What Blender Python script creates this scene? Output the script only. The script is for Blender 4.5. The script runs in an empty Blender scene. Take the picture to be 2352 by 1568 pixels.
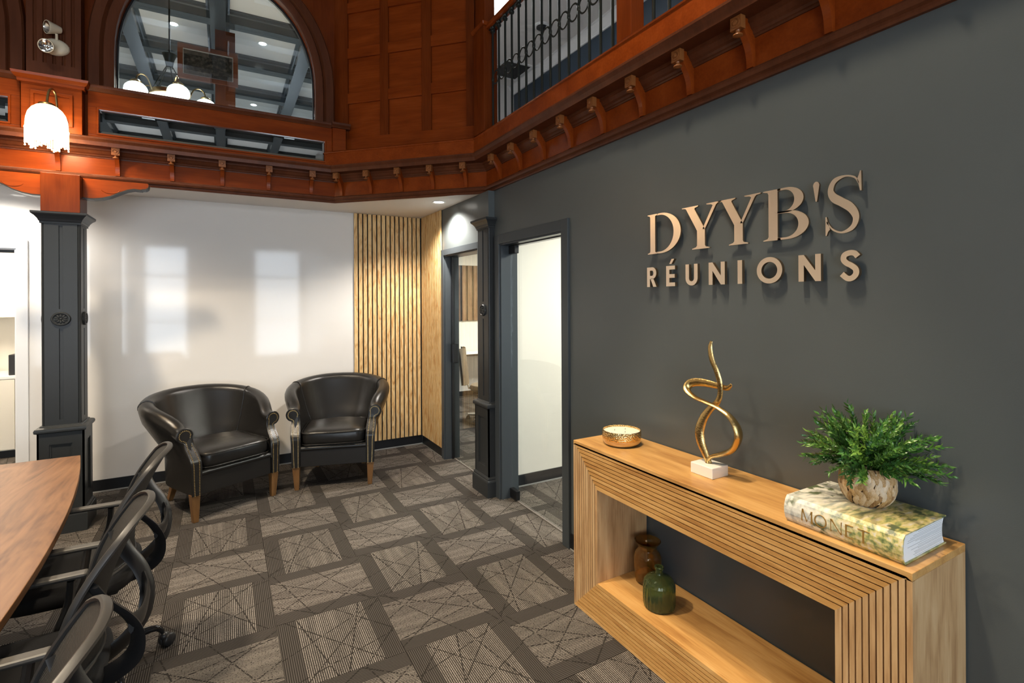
import bpy, bmesh, math, random
from mathutils import Matrix, Vector
random.seed(7)
SC = bpy.context.scene
COL = SC.collection
PI = math.pi

# ------------------------------------------------------------------ camera, world, light, exposure
EYE = 1.608
cam_d = bpy.data.cameras.new('camera')
cam = bpy.data.objects.new('camera', cam_d); COL.objects.link(cam); SC.camera = cam
cam_d.sensor_width = 36.0
cam_d.lens = 1161.58 / 2352 * 36.0
cam_d.shift_y = (689.8 - 784) / 2352
cam_d.clip_start = 0.05
_yaw, _roll = 0.5167, -0.0053
_f = Vector((math.sin(_yaw), math.cos(_yaw), 0)); _r0 = Vector((math.cos(_yaw), -math.sin(_yaw), 0)); _u0 = Vector((0, 0, 1))
_r = _r0 * math.cos(_roll) + _u0 * math.sin(_roll); _u = -_r0 * math.sin(_roll) + _u0 * math.cos(_roll)
cam.matrix_world = Matrix(((_r.x, _u.x, -_f.x, 0), (_r.y, _u.y, -_f.y, 0), (_r.z, _u.z, -_f.z, EYE), (0, 0, 0, 1)))

SC.view_settings.view_transform = 'Standard'
SC.view_settings.look = 'None'
SC.view_settings.gamma = 1.0
SC.view_settings.use_curve_mapping = False
SC.view_settings.exposure = 0.10
SC.cycles.use_denoising = True
SC.cycles.use_adaptive_sampling = True
SC.cycles.adaptive_threshold = 0.08
SC.cycles.adaptive_min_samples = 16
SC.cycles.max_bounces = 7
SC.cycles.diffuse_bounces = 3
SC.cycles.glossy_bounces = 4
SC.cycles.transmission_bounces = 6
SC.cycles.transparent_max_bounces = 12
SC.cycles.sample_clamp_indirect = 6.0
SC.cycles.caustics_reflective = False
SC.cycles.caustics_refractive = False

W = bpy.data.worlds.new('daylight'); SC.world = W; W.use_nodes = True
W.node_tree.nodes['Background'].inputs[0].default_value = (0.72, 0.83, 1.0, 1)
W.node_tree.nodes['Background'].inputs[1].default_value = 1.0

def light(name, kind, loc, power, color, size=0.1, size_y=None, rot=(0, 0, 0), spot=None, blend=0.4):
    d = bpy.data.lights.new(name, kind); d.energy = power; d.color = color
    if kind == 'AREA':
        d.size = size
        if size_y: d.shape = 'RECTANGLE'; d.size_y = size_y
    else:
        d.shadow_soft_size = size
    if kind == 'SPOT': d.spot_size = spot; d.spot_blend = blend
    o = bpy.data.objects.new(name, d); COL.objects.link(o); o.location = loc; o.rotation_euler = rot
    return o
COOL = (0.80, 0.90, 1.0); WARM = (1.0, 0.78, 0.52); NEUT = (1.0, 0.93, 0.84)
REAR = -4.5; HALL = (1.0, 0.83, 0.61)
# daylight through two street windows behind the camera plus a third added for light
WINS = ((-1.755, -0.805, 0.10, 3.05, 36.0), (0.69, 1.89, 0.10, 3.05, 27.0), (-3.85, -2.05, 0.10, 3.05, 20.0))    # x0, x1, z0, z1, watts per square metre; the last is the added window
for (x0, x1, z0, z1, wl) in WINS:
    light('window_daylight', 'AREA', ((x0 + x1) / 2, REAR - 0.12, (z0 + z1) / 2), wl * (x1 - x0) * (z1 - z0), COOL, x1 - x0, z1 - z0, (PI / 2, 0, 0))
# recessed lamps of the high hall ceiling
for (x, y, p) in ((0.75, 1.25, 1250), (0.45, -1.2, 320), (-0.05, 2.55, 1100), (-1.5, 1.25, 620), (-1.5, -1.2, 520), (-1.6, 2.9, 1000)):
    light('hall_ceiling_lamp', 'SPOT', (x, y, 5.10), p, HALL, 0.16, spot=math.radians(100), blend=0.6)
# accent lamp of the hall ceiling turned towards the console table
_a = light('accent_lamp', 'SPOT', (0.28, 1.45, 5.08), 350, (1.0, 0.80, 0.55), 0.05, spot=math.radians(31), blend=0.5)
_a.rotation_euler = (Vector((1.50, 1.36, 0.4)) - Vector((0.28, 1.45, 5.08))).to_track_quat('-Z', 'Y').to_euler()

# ------------------------------------------------------------------ materials
def newmat(name):
    m = bpy.data.materials.new(name); m.use_nodes = True
    nt = m.node_tree; return m, nt, nt.nodes['Principled BSDF']
def setp(b, **k):
    for a, v in k.items():
        b.inputs[a].default_value = v
def col(c): return (c[0], c[1], c[2], 1)
def plain(name, c, rough=0.5, metal=0.0, spec=0.5, bump=0.0, bscale=200.0, coat=0.0, ior=1.45, emit=None, estr=0.0, var=0.0):
    m, nt, b = newmat(name)
    setp(b, **{'Base Color': col(c), 'Roughness': rough, 'Metallic': metal, 'IOR': ior, 'Coat Weight': coat, 'Specular IOR Level': spec})
    if emit: setp(b, **{'Emission Color': col(emit), 'Emission Strength': estr})
    if bump or var:
        tc = nt.nodes.new('ShaderNodeTexCoord'); n = nt.nodes.new('ShaderNodeTexNoise'); n.inputs['Scale'].default_value = bscale; n.inputs['Detail'].default_value = 4
        nt.links.new(tc.outputs['Object'], n.inputs['Vector'])
        if bump:
            bp = nt.nodes.new('ShaderNodeBump'); bp.inputs['Strength'].default_value = bump; bp.inputs['Distance'].default_value = 0.002
            nt.links.new(n.outputs['Fac'], bp.inputs['Height']); nt.links.new(bp.outputs['Normal'], b.inputs['Normal'])
        if var:
            n2 = nt.nodes.new('ShaderNodeTexNoise'); n2.inputs['Scale'].default_value = 3.0; n2.inputs['Detail'].default_value = 3
            nt.links.new(tc.outputs['Object'], n2.inputs['Vector'])
            mx = nt.nodes.new('ShaderNodeMix'); mx.data_type = 'RGBA'
            mx.inputs['A'].default_value = col([v * (1 - var) for v in c]); mx.inputs['B'].default_value = col([min(1, v * (1 + var)) for v in c])
            nt.links.new(n2.outputs['Fac'], mx.inputs['Factor']); nt.links.new(mx.outputs['Result'], b.inputs['Base Color'])
    return m
def wood(name, dark, mid, light_, axis='z', rough=0.35, fine=40.0, long_=1.6, coat=0.0, figure=0.35, rand=True, spec=0.36):
    """grain streaks along one axis: stretched noise + fine pores, offset per object"""
    m, nt, b = newmat(name); N, L = nt.nodes, nt.links
    tc = N.new('ShaderNodeTexCoord')
    vec = tc.outputs['Object']
    if rand:
        oi = N.new('ShaderNodeObjectInfo'); mu = N.new('ShaderNodeMath'); mu.operation = 'MULTIPLY'; mu.inputs[1].default_value = 37.0
        L.new(oi.outputs['Random'], mu.inputs[0])
        ad = N.new('ShaderNodeVectorMath'); ad.operation = 'ADD'; L.new(vec, ad.inputs[0]); L.new(mu.outputs[0], ad.inputs[1]); vec = ad.outputs[0]
    def mapped(f, l):
        mp = N.new('ShaderNodeMapping'); s = [f, f, f]; s['xyz'.index(axis)] = l
        mp.inputs['Scale'].default_value = s; L.new(vec, mp.inputs['Vector']); return mp.outputs[0]
    n1 = N.new('ShaderNodeTexNoise'); n1.inputs['Scale'].default_value = 1.0; n1.inputs['Detail'].default_value = 5; n1.inputs['Distortion'].default_value = figure * 2
    L.new(mapped(fine * 0.35, long_), n1.inputs['Vector'])
    n2 = N.new('ShaderNodeTexNoise'); n2.inputs['Scale'].default_value = 1.0; n2.inputs['Detail'].default_value = 3
    L.new(mapped(fine * 3.5, long_ * 3), n2.inputs['Vector'])
    mx = N.new('ShaderNodeMath'); mx.operation = 'MULTIPLY_ADD'; mx.inputs[1].default_value = 0.3
    L.new(n2.outputs['Fac'], mx.inputs[0]); 
    m2 = N.new('ShaderNodeMath'); m2.operation = 'MULTIPLY'; m2.inputs[1].default_value = 0.7; L.new(n1.outputs['Fac'], m2.inputs[0]); L.new(m2.outputs[0], mx.inputs[2])
    cr = N.new('ShaderNodeValToRGB'); e = cr.color_ramp.elements
    e[0].position = 0.33; e[0].color = col(dark); e[1].position = 0.68; e[1].color = col(light_)
    k = e.new(0.5); k.color = col(mid)
    L.new(mx.outputs[0], cr.inputs[0]); L.new(cr.outputs[0], b.inputs['Base Color'])
    bp = N.new('ShaderNodeBump'); bp.inputs['Strength'].default_value = 0.08; bp.inputs['Distance'].default_value = 0.001
    L.new(n2.outputs['Fac'], bp.inputs['Height']); L.new(bp.outputs[0], b.inputs['Normal'])
    setp(b, **{'Roughness': rough, 'Coat Weight': coat, 'Coat Roughness': 0.15, 'Specular IOR Level': spec})
    return m
def pane_glass(name, tint=(0.93, 0.97, 0.95), refl=1.0):
    m, nt, b = newmat(name); N, L = nt.nodes, nt.links; N.remove(b)
    t = N.new('ShaderNodeBsdfTransparent'); t.inputs[0].default_value = col(tint)
    g = N.new('ShaderNodeBsdfGlossy'); g.inputs['Roughness'].default_value = 0.0; g.inputs['Color'].default_value = (1, 1, 1, 1)
    ge = N.new('ShaderNodeNewGeometry'); io = N.new('ShaderNodeMath'); io.operation = 'MULTIPLY_ADD'; io.inputs[1].default_value = 1 / 1.5 - 1.5; io.inputs[2].default_value = 1.5
    L.new(ge.outputs['Backfacing'], io.inputs[0]); fr = N.new('ShaderNodeFresnel'); L.new(io.outputs[0], fr.inputs[0])   # same reflectance from both faces of the pane
    mu = N.new('ShaderNodeMath'); mu.operation = 'MULTIPLY'; mu.inputs[1].default_value = refl; mu.use_clamp = True; L.new(fr.outputs[0], mu.inputs[0])
    ms = N.new('ShaderNodeMixShader'); L.new(mu.outputs[0], ms.inputs[0]); L.new(t.outputs[0], ms.inputs[1]); L.new(g.outputs[0], ms.inputs[2])
    L.new(ms.outputs[0], N['Material Output'].inputs[0]); return m
def emis(name, c, s):
    return plain(name, (0.8, 0.8, 0.8), 0.4, emit=c, estr=s)
def hexc(r, g, b):
    f = lambda v: ((v / 255 + 0.055) / 1.055) ** 2.4 if v > 10 else v / 255 / 12.92
    return (f(r), f(g), f(b))

M = {}
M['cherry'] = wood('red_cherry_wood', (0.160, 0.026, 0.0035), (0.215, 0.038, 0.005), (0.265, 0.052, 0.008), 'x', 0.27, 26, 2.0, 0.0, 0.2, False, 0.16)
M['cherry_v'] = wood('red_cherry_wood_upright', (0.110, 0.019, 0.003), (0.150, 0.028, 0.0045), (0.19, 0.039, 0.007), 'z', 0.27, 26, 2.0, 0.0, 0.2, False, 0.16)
M['cherry_dark'] = wood('dark_cherry_wood', (0.080, 0.024, 0.010), (0.102, 0.031, 0.013), (0.126, 0.040, 0.017), 'z', 0.36, 26, 2.0, 0.0, 0.2, False, 0.16)
M['rosette'] = plain('carved_rosette_wood', (0.25, 0.085, 0.022), 0.4)
M['wall_dark'] = plain('charcoal_wall_paint', (0.086, 0.098, 0.100), 0.34, bump=0.10, bscale=350, var=0.06)
M['trim_dark'] = plain('charcoal_trim_paint', (0.034, 0.037, 0.039), 0.32, spec=0.2)
M['casing'] = plain('lit_charcoal_trim_paint', (0.054, 0.063, 0.070), 0.3, spec=0.3)  # same trim paint, lightened and blued: room light on the frames put into the colour
M['wall_white'] = plain('glossy_white_wall', (0.74, 0.715, 0.68), 0.06, ior=1.42, var=0.015)
M['wall_cream'] = plain('cream_wall_paint', (0.78, 0.75, 0.67), 0.5, var=0.02)
M['ceiling_white'] = plain('white_ceiling_paint', (0.74, 0.71, 0.68), 0.7, var=0.02)
M['hall_wall'] = plain('warm_plaster_wall', (0.66, 0.62, 0.56), 0.6, var=0.03)
M['navy'] = plain('slate_blue_wall', (0.035, 0.055, 0.080), 0.45, var=0.04)
M['beam'] = plain('slate_beam_paint', (0.060, 0.072, 0.082), 0.22)
M['base_black'] = plain('black_rubber_baseboard', (0.010, 0.011, 0.013), 0.35)
M['strip'] = plain('grey_carpet_edge_strip', (0.30, 0.30, 0.29), 0.4)
M['sill'] = plain('bronze_threshold', (0.12, 0.105, 0.09), 0.4)
M['white_trim'] = plain('white_trim_paint', (0.82, 0.82, 0.82), 0.35)
M['slat'] = wood('birch_slat', (0.44, 0.20, 0.055), (0.70, 0.46, 0.20), (0.80, 0.60, 0.32), 'z', 0.42, 55, 4.0, 0.0, 1.1)
M['slat_back'] = plain('black_felt', (0.012, 0.011, 0.010), 0.9)
M['console'] = wood('honey_laminate', (0.37, 0.175, 0.050), (0.54, 0.295, 0.095), (0.64, 0.38, 0.145), 'y', 0.33, 36, 2.4, 0.0, 0.5)
M['console_v'] = wood('honey_laminate_upright', (0.34, 0.185, 0.080), (0.51, 0.315, 0.150), (0.62, 0.42, 0.225), 'z', 0.36, 36, 2.4, 0.0, 0.5)
M['gap'] = plain('dark_groove_backing', (0.035, 0.018, 0.009), 0.7)
M['walnut'] = wood('walnut_tabletop', (0.085, 0.036, 0.014), (0.165, 0.078, 0.032), (0.225, 0.115, 0.052), 'y', 0.42, 16, 1.1, 0.0, 1.9, False, 0.25)
M['walnut_edge'] = wood('walnut_edge', (0.09, 0.040, 0.018), (0.12, 0.055, 0.026), (0.15, 0.07, 0.034), 'y', 0.4, 30, 1.3, 0, 0.5, False)
M['leather'] = plain('black_leather', (0.013, 0.012, 0.011), 0.27, bump=0.25, bscale=420)
M['leather_seat'] = plain('creased_black_leather', (0.012, 0.011, 0.010), 0.30, bump=0.6, bscale=26)
M['brass'] = plain('brass_nail', (0.72, 0.50, 0.20), 0.28, 1.0)
M['oakleg'] = wood('oak_leg', (0.11, 0.050, 0.016), (0.165, 0.080, 0.027), (0.215, 0.11, 0.041), 'z', 0.35, 60, 5, 0.2)
M['gold'] = plain('antique_gold', (0.66, 0.46, 0.19), 0.24, 1.0, bump=0.5, bscale=160)
M['letter'] = plain('brushed_bronze', (0.95, 0.80, 0.64), 0.30, 0.88)
M['letter_side'] = plain('bronze_edge', (0.30, 0.21, 0.13), 0.4, 1.0)
M['marble'] = plain('white_marble', (0.83, 0.79, 0.72), 0.25, var=0.06)
M['wax'] = plain('cream_wax', (0.86, 0.79, 0.64), 0.5)
M['black_plastic'] = plain('black_plastic', (0.016, 0.016, 0.017), 0.38, bump=0.1, bscale=500)
M['grey_plastic'] = plain('grey_plastic_rim', (0.034, 0.032, 0.030), 0.42)
M['arm_plastic'] = plain('armrest_plastic', (0.055, 0.052, 0.048), 0.5)
M['gloss_black'] = plain('gloss_black_base', (0.010, 0.010, 0.011), 0.12)
M['black_metal'] = plain('black_metal', (0.012, 0.012, 0.013), 0.3, 0.3)
M['iron'] = plain('black_iron', (0.020, 0.023, 0.019), 0.38, 0.4)
M['antique_brass'] = plain('antique_brass', (0.42, 0.31, 0.15), 0.28, 1.0)
M['ivory'] = plain('ivory_plastic', (0.72, 0.63, 0.47), 0.4)
M['chrome'] = plain('chrome_reflector', (0.75, 0.74, 0.72), 0.12, 1.0)
M['pane'] = pane_glass('window_glass', (0.80, 0.88, 0.92), 1.6)
M['door_glass'] = pane_glass('door_glass', (0.96, 0.985, 0.97), 1.0)
M['mirror'] = plain('mirror', (0.62, 0.64, 0.62), 0.01, 1.0)
M['fabric_dark'] = plain('black_seat_fabric', (0.012, 0.012, 0.013), 0.85, bump=0.4, bscale=600)
M['stem'] = plain('plant_stem', (0.06, 0.10, 0.025), 0.5)
M['soil'] = plain('dark_moss', (0.02, 0.018, 0.010), 0.9)
M['title_gold'] = plain('gilt_print', (0.42, 0.24, 0.06), 0.4, 0.4)
M['paper'] = plain('book_pages', (0.80, 0.82, 0.84), 0.6)
M['tan_fabric'] = plain('taupe_chair', (0.15, 0.12, 0.085), 0.6)
M['glow_warm'] = emis('sconce_glass_lit', (1.0, 0.80, 0.50), 11.0)
M['glow_globe'] = emis('globe_glass_lit', (1.0, 0.93, 0.80), 5.0)
M['glow_white'] = emis('lamp_diffuser_lit', (0.95, 0.98, 1.0), 6.0)
M['glow_down'] = emis('downlight_lens_lit', (1.0, 0.95, 0.86), 14.0)

def glass_col(name, c, rough=0.03):
    m, nt, b = newmat(name)
    setp(b, **{'Base Color': col(c), 'Roughness': rough, 'Transmission Weight': 0.92, 'IOR': 1.45}); return m
M['amber'] = glass_col('amber_glass', (0.80, 0.42, 0.10))
M['green_glass'] = glass_col('green_glass', (0.34, 0.46, 0.17))

def leaf_mat():
    m, nt, b = newmat('plant_leaf'); N, L = nt.nodes, nt.links
    oi = N.new('ShaderNodeObjectInfo'); tc = N.new('ShaderNodeTexCoord'); n = N.new('ShaderNodeTexNoise'); n.inputs['Scale'].default_value = 38; n.inputs['Detail'].default_value = 2
    L.new(tc.outputs['Object'], n.inputs['Vector'])
    ad = N.new('ShaderNodeMath'); ad.operation = 'MULTIPLY_ADD'; ad.inputs[1].default_value = 0.35; L.new(oi.outputs['Random'], ad.inputs[0]); L.new(n.outputs['Fac'], ad.inputs[2])
    cr = N.new('ShaderNodeValToRGB'); e = cr.color_ramp.elements
    e[0].position = 0.42; e[0].color = (0.018, 0.060, 0.016, 1); e[1].position = 0.95; e[1].color = (0.20, 0.36, 0.06, 1)
    k = e.new(0.66); k.color = (0.055, 0.17, 0.028, 1)
    L.new(ad.outputs[0], cr.inputs[0]); L.new(cr.outputs[0], b.inputs['Base Color']); setp(b, Roughness=0.32); return m
M['leaf'] = leaf_mat()

def strand_mat():
    m, nt, b = newmat('woven_hyacinth'); N, L = nt.nodes, nt.links
    tc = N.new('ShaderNodeTexCoord'); oi = N.new('ShaderNodeObjectInfo')
    n = N.new('ShaderNodeTexNoise'); n.inputs['Scale'].default_value = 130; n.inputs['Detail'].default_value = 3
    L.new(tc.outputs['Generated'], n.inputs['Vector']); n.inputs['Scale'].default_value = 9
    ad = N.new('ShaderNodeMath'); ad.operation = 'MULTIPLY_ADD'; ad.inputs[1].default_value = 0.55; L.new(oi.outputs['Random'], ad.inputs[0])
    mm = N.new('ShaderNodeMath'); mm.operation = 'MULTIPLY'; mm.inputs[1].default_value = 0.6; L.new(n.outputs['Fac'], mm.inputs[0]); L.new(mm.outputs[0], ad.inputs[2])
    cr = N.new('ShaderNodeValToRGB'); e = cr.color_ramp.elements
    e[0].position = 0.25; e[0].color = (0.16, 0.072, 0.022, 1); e[1].position = 0.85; e[1].color = (0.62, 0.50, 0.36, 1)
    k = e.new(0.5); k.color = (0.44, 0.27, 0.11, 1)
    L.new(ad.outputs[0], cr.inputs[0]); L.new(cr.outputs[0], b.inputs['Base Color']); setp(b, Roughness=0.55); return m
M['strand'] = strand_mat()
M['pot_core'] = plain('pot_core', (0.10, 0.05, 0.02), 0.8)

def cover_mat():
    """loose painterly dabs: pale sky, olive foliage, yellow and green meadow (generic)"""
    m, nt, b = newmat('painted_book_cover'); N, L = nt.nodes, nt.links
    tc = N.new('ShaderNodeTexCoord'); mp = N.new('ShaderNodeMapping'); mp.inputs['Scale'].default_value = (1, 1, 1); L.new(tc.outputs['Object'], mp.inputs[0])
    def noise(s, d, v=None):
        n = N.new('ShaderNodeTexNoise'); n.inputs['Scale'].default_value = s; n.inputs['Detail'].default_value = d; L.new(v or mp.outputs[0], n.inputs['Vector']); return n.outputs['Fac']
    def ramp(f, pts):
        cr = N.new('ShaderNodeValToRGB'); e = cr.color_ramp.elements
        e[0].position, e[0].color = pts[0][0], col(pts[0][1]); e[1].position, e[1].color = pts[-1][0], col(pts[-1][1])
        for p, c in pts[1:-1]: k = e.new(p); k.color = col(c)
        L.new(f, cr.inputs[0]); return cr.outputs[0]
    st = N.new('ShaderNodeMapping'); st.inputs['Rotation'].default_value = (0, 0, 0.6); st.inputs['Scale'].default_value = (18, 60, 60); L.new(mp.outputs[0], st.inputs[0])
    sky = ramp(noise(1.0, 4, st.outputs[0]), [(0.3, (0.42, 0.44, 0.42)), (0.5, (0.72, 0.70, 0.60)), (0.7, (0.80, 0.78, 0.70))])
    mea = ramp(noise(1.0, 5, st.outputs[0]), [(0.28, (0.06, 0.10, 0.04)), (0.40, (0.24, 0.28, 0.10)), (0.50, (0.58, 0.50, 0.18)), (0.60, (0.68, 0.58, 0.34)), (0.70, (0.60, 0.62, 0.58)), (0.80, (0.50, 0.18, 0.07))])
    sx = N.new('ShaderNodeSeparateXYZ'); L.new(tc.outputs['Object'], sx.inputs[0])
    # y falls from the far end of the book (pale) to the near end (meadow)
    g = N.new('ShaderNodeMapRange'); g.inputs['From Min'].default_value = 0.10; g.inputs['From Max'].default_value = -0.06; L.new(sx.outputs['Y'], g.inputs[0])
    nn = N.new('ShaderNodeMath'); nn.operation = 'MULTIPLY_ADD'; nn.inputs[1].default_value = 0.9; nn.inputs[2].default_value = -0.45; L.new(noise(14, 3), nn.inputs[0])
    ga = N.new('ShaderNodeMath'); ga.operation = 'ADD'; ga.use_clamp = True; L.new(g.outputs[0], ga.inputs[0]); L.new(nn.outputs[0], ga.inputs[1])
    mx = N.new('ShaderNodeMix'); mx.data_type = 'RGBA'; L.new(ga.outputs[0], mx.inputs['Factor']); L.new(sky, mx.inputs['A']); L.new(mea, mx.inputs['B'])
    fol = N.new('ShaderNodeValToRGB'); fol.color_ramp.elements[0].position = 0.52; fol.color_ramp.elements[1].position = 0.60
    L.new(noise(26, 6), fol.inputs[0])
    big = N.new('ShaderNodeValToRGB'); big.color_ramp.elements[0].position = 0.48; big.color_ramp.elements[1].position = 0.58; L.new(noise(8, 2), big.inputs[0])
    mm = N.new('ShaderNodeMath'); mm.operation = 'MULTIPLY'; L.new(fol.outputs[0], mm.inputs[0]); L.new(big.outputs[0], mm.inputs[1])
    m2 = N.new('ShaderNodeMix'); m2.data_type = 'RGBA'; L.new(mm.outputs[0], m2.inputs['Factor']); L.new(mx.outputs['Result'], m2.inputs['A']); m2.inputs['B'].default_value = (0.10, 0.13, 0.06, 1)
    L.new(m2.outputs['Result'], b.inputs['Base Color']); setp(b, Roughness=0.28); return m
M['cover'] = cover_mat()

def hammered():
    m, nt, b = newmat('hammered_gold'); N, L = nt.nodes, nt.links
    setp(b, **{'Base Color': (0.78, 0.55, 0.24, 1), 'Metallic': 1.0, 'Roughness': 0.14})
    tc = N.new('ShaderNodeTexCoord'); v = N.new('ShaderNodeTexVoronoi'); v.inputs['Scale'].default_value = 160; L.new(tc.outputs['Object'], v.inputs['Vector'])
    bp = N.new('ShaderNodeBump'); bp.inputs['Strength'].default_value = 0.8; bp.inputs['Distance'].default_value = 0.003; L.new(v.outputs['Distance'], bp.inputs['Height']); L.new(bp.outputs[0], b.inputs['Normal']); return m
M['hammered'] = hammered()
M['satin_gold'] = plain('satin_champagne_gold', (0.74, 0.60, 0.42), 0.28, 1.0)

def mesh_mat():
    m, nt, b = newmat('woven_chair_mesh'); N, L = nt.nodes, nt.links
    tc = N.new('ShaderNodeTexCoord')
    def wv(ax):
        w = N.new('ShaderNodeTexWave'); w.bands_direction = ax; w.inputs['Scale'].default_value = 95; L.new(tc.outputs['Object'], w.inputs[0]); return w.outputs['Fac']
    mu = N.new('ShaderNodeMath'); mu.operation = 'MULTIPLY'; L.new(wv('X'), mu.inputs[0]); L.new(wv('Z'), mu.inputs[1])
    cr = N.new('ShaderNodeValToRGB'); cr.color_ramp.elements[0].color = (0.006, 0.006, 0.006, 1); cr.color_ramp.elements[1].color = (0.060, 0.055, 0.048, 1); cr.color_ramp.elements[1].position = 0.7
    L.new(mu.outputs[0], cr.inputs[0]); L.new(cr.outputs[0], b.inputs['Base Color'])
    bp = N.new('ShaderNodeBump'); bp.inputs['Strength'].default_value = 0.5; bp.inputs['Distance'].default_value = 0.002; L.new(mu.outputs[0], bp.inputs['Height']); L.new(bp.outputs[0], b.inputs['Normal'])
    setp(b, Roughness=0.6); return m
M['chair_mesh'] = mesh_mat()

def carpet_mat():
    """one carpet tile, centred on its own origin, ribs along local y; bands, ribs and criss-cross lines are woven colour"""
    m, nt, b = newmat('carpet_tile_weave'); N, L = nt.nodes, nt.links
    tc = N.new('ShaderNodeTexCoord'); sp = N.new('ShaderNodeSeparateXYZ'); L.new(tc.outputs['Object'], sp.inputs[0])
    X, Y = sp.outputs['X'], sp.outputs['Y']
    def ma(op, a, b_=None, c=None, clamp=False):
        n = N.new('ShaderNodeMath'); n.operation = op; n.use_clamp = clamp
        for i, v in enumerate((a, b_, c)):
            if v is None: continue
            if isinstance(v, (int, float)): n.inputs[i].default_value = v
            else: L.new(v, n.inputs[i])
        return n.outputs[0]
    def noise(s, d, sc=None):
        n = N.new('ShaderNodeTexNoise'); n.inputs['Scale'].default_value = s; n.inputs['Detail'].default_value = d
        if sc:
            mp = N.new('ShaderNodeMapping'); mp.inputs['Scale'].default_value = sc; L.new(tc.outputs['Object'], mp.inputs[0]); L.new(mp.outputs[0], n.inputs['Vector'])
        else: L.new(tc.outputs['Object'], n.inputs['Vector'])
        return n.outputs['Fac']
    # light centre field between two dark selvedge bands
    inside = ma('MULTIPLY', ma('GREATER_THAN', X, -0.158), ma('LESS_THAN', X, 0.162))
    rib = ma('SINE', ma('MULTIPLY', X, 2 * PI / 0.0088)); rib01 = ma('MULTIPLY_ADD', rib, 0.5, 0.5)
    ribs = ma('SMOOTH_MIN', 1.0, rib01, 0.1)
    fleck = noise(1.0, 2, (330, 150, 1))
    vary = noise(1.0, 2, (22, 1.5, 1))
    lightv = ma('MULTIPLY', ribs, ma('MULTIPLY_ADD', vary, 1.1, 0.35))
    lightv = ma('MULTIPLY', lightv, ma('GREATER_THAN', fleck, 0.40))
    darkv = ma('MULTIPLY', ribs, 0.36)
    v = ma('ADD', ma('MULTIPLY', inside, lightv), ma('MULTIPLY', ma('SUBTRACT', 1.0, inside), darkv))
    # criss-cross dark yarn lines
    lines = None
    for (a, bb, c) in ((0.80, 0.60, 0.02), (0.80, 0.60, -0.17), (-0.75, 0.66, 0.03), (-0.75, 0.66, 0.22), (0.45, -0.89, 0.08), (0.97, 0.22, 0.10), (0.96, -0.28, -0.07), (-0.30, 0.95, 0.14)):
        d = ma('ABSOLUTE', ma('ADD', ma('ADD', ma('MULTIPLY', X, a), ma('MULTIPLY', Y, bb)), -c))
        d = ma('LESS_THAN', d, 0.0032)
        lines = d if lines is None else ma('MAXIMUM', lines, d)
    cut = ma('MULTIPLY', lines, ma('GREATER_THAN', noise(70, 1), 0.42))
    v = ma('MULTIPLY', v, ma('SUBTRACT', 1.0, ma('MULTIPLY', cut, 0.85)))
    cr = N.new('ShaderNodeValToRGB'); e = cr.color_ramp.elements
    e[0].position = 0.0; e[0].color = (0.016, 0.0135, 0.0115, 1); e[1].position = 1.0; e[1].color = (0.265, 0.235, 0.207, 1)
    k = e.new(0.45); k.color = (0.088, 0.078, 0.070, 1)
    L.new(v, cr.inputs[0]); L.new(cr.outputs[0], b.inputs['Base Color'])
    bp = N.new('ShaderNodeBump'); bp.inputs['Strength'].default_value = 0.5; bp.inputs['Distance'].default_value = 0.002; L.new(rib01, bp.inputs['Height']); L.new(bp.outputs[0], b.inputs['Normal'])
    setp(b, **{'Roughness': 0.95, 'Sheen Weight': 0.0, 'IOR': 1.2}); return m
M['carpet'] = carpet_mat()
M['carpet_base'] = plain('carpet_underlay', (0.03, 0.026, 0.022), 0.95)

def print_mat():
    m, nt, b = newmat('sepia_print'); N, L = nt.nodes, nt.links
    tc = N.new('ShaderNodeTexCoord'); n = N.new('ShaderNodeTexNoise'); n.inputs['Scale'].default_value = 34; n.inputs['Detail'].default_value = 5; L.new(tc.outputs['Object'], n.inputs[0])
    cr = N.new('ShaderNodeValToRGB'); e = cr.color_ramp.elements; e[0].position = 0.45; e[0].color = (0.018, 0.015, 0.012, 1); e[1].position = 0.8; e[1].color = (0.11, 0.09, 0.07, 1)
    L.new(n.outputs['Fac'], cr.inputs[0]); L.new(cr.outputs[0], b.inputs['Base Color']); setp(b, Roughness=0.2); return m
M['print'] = print_mat()

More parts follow.
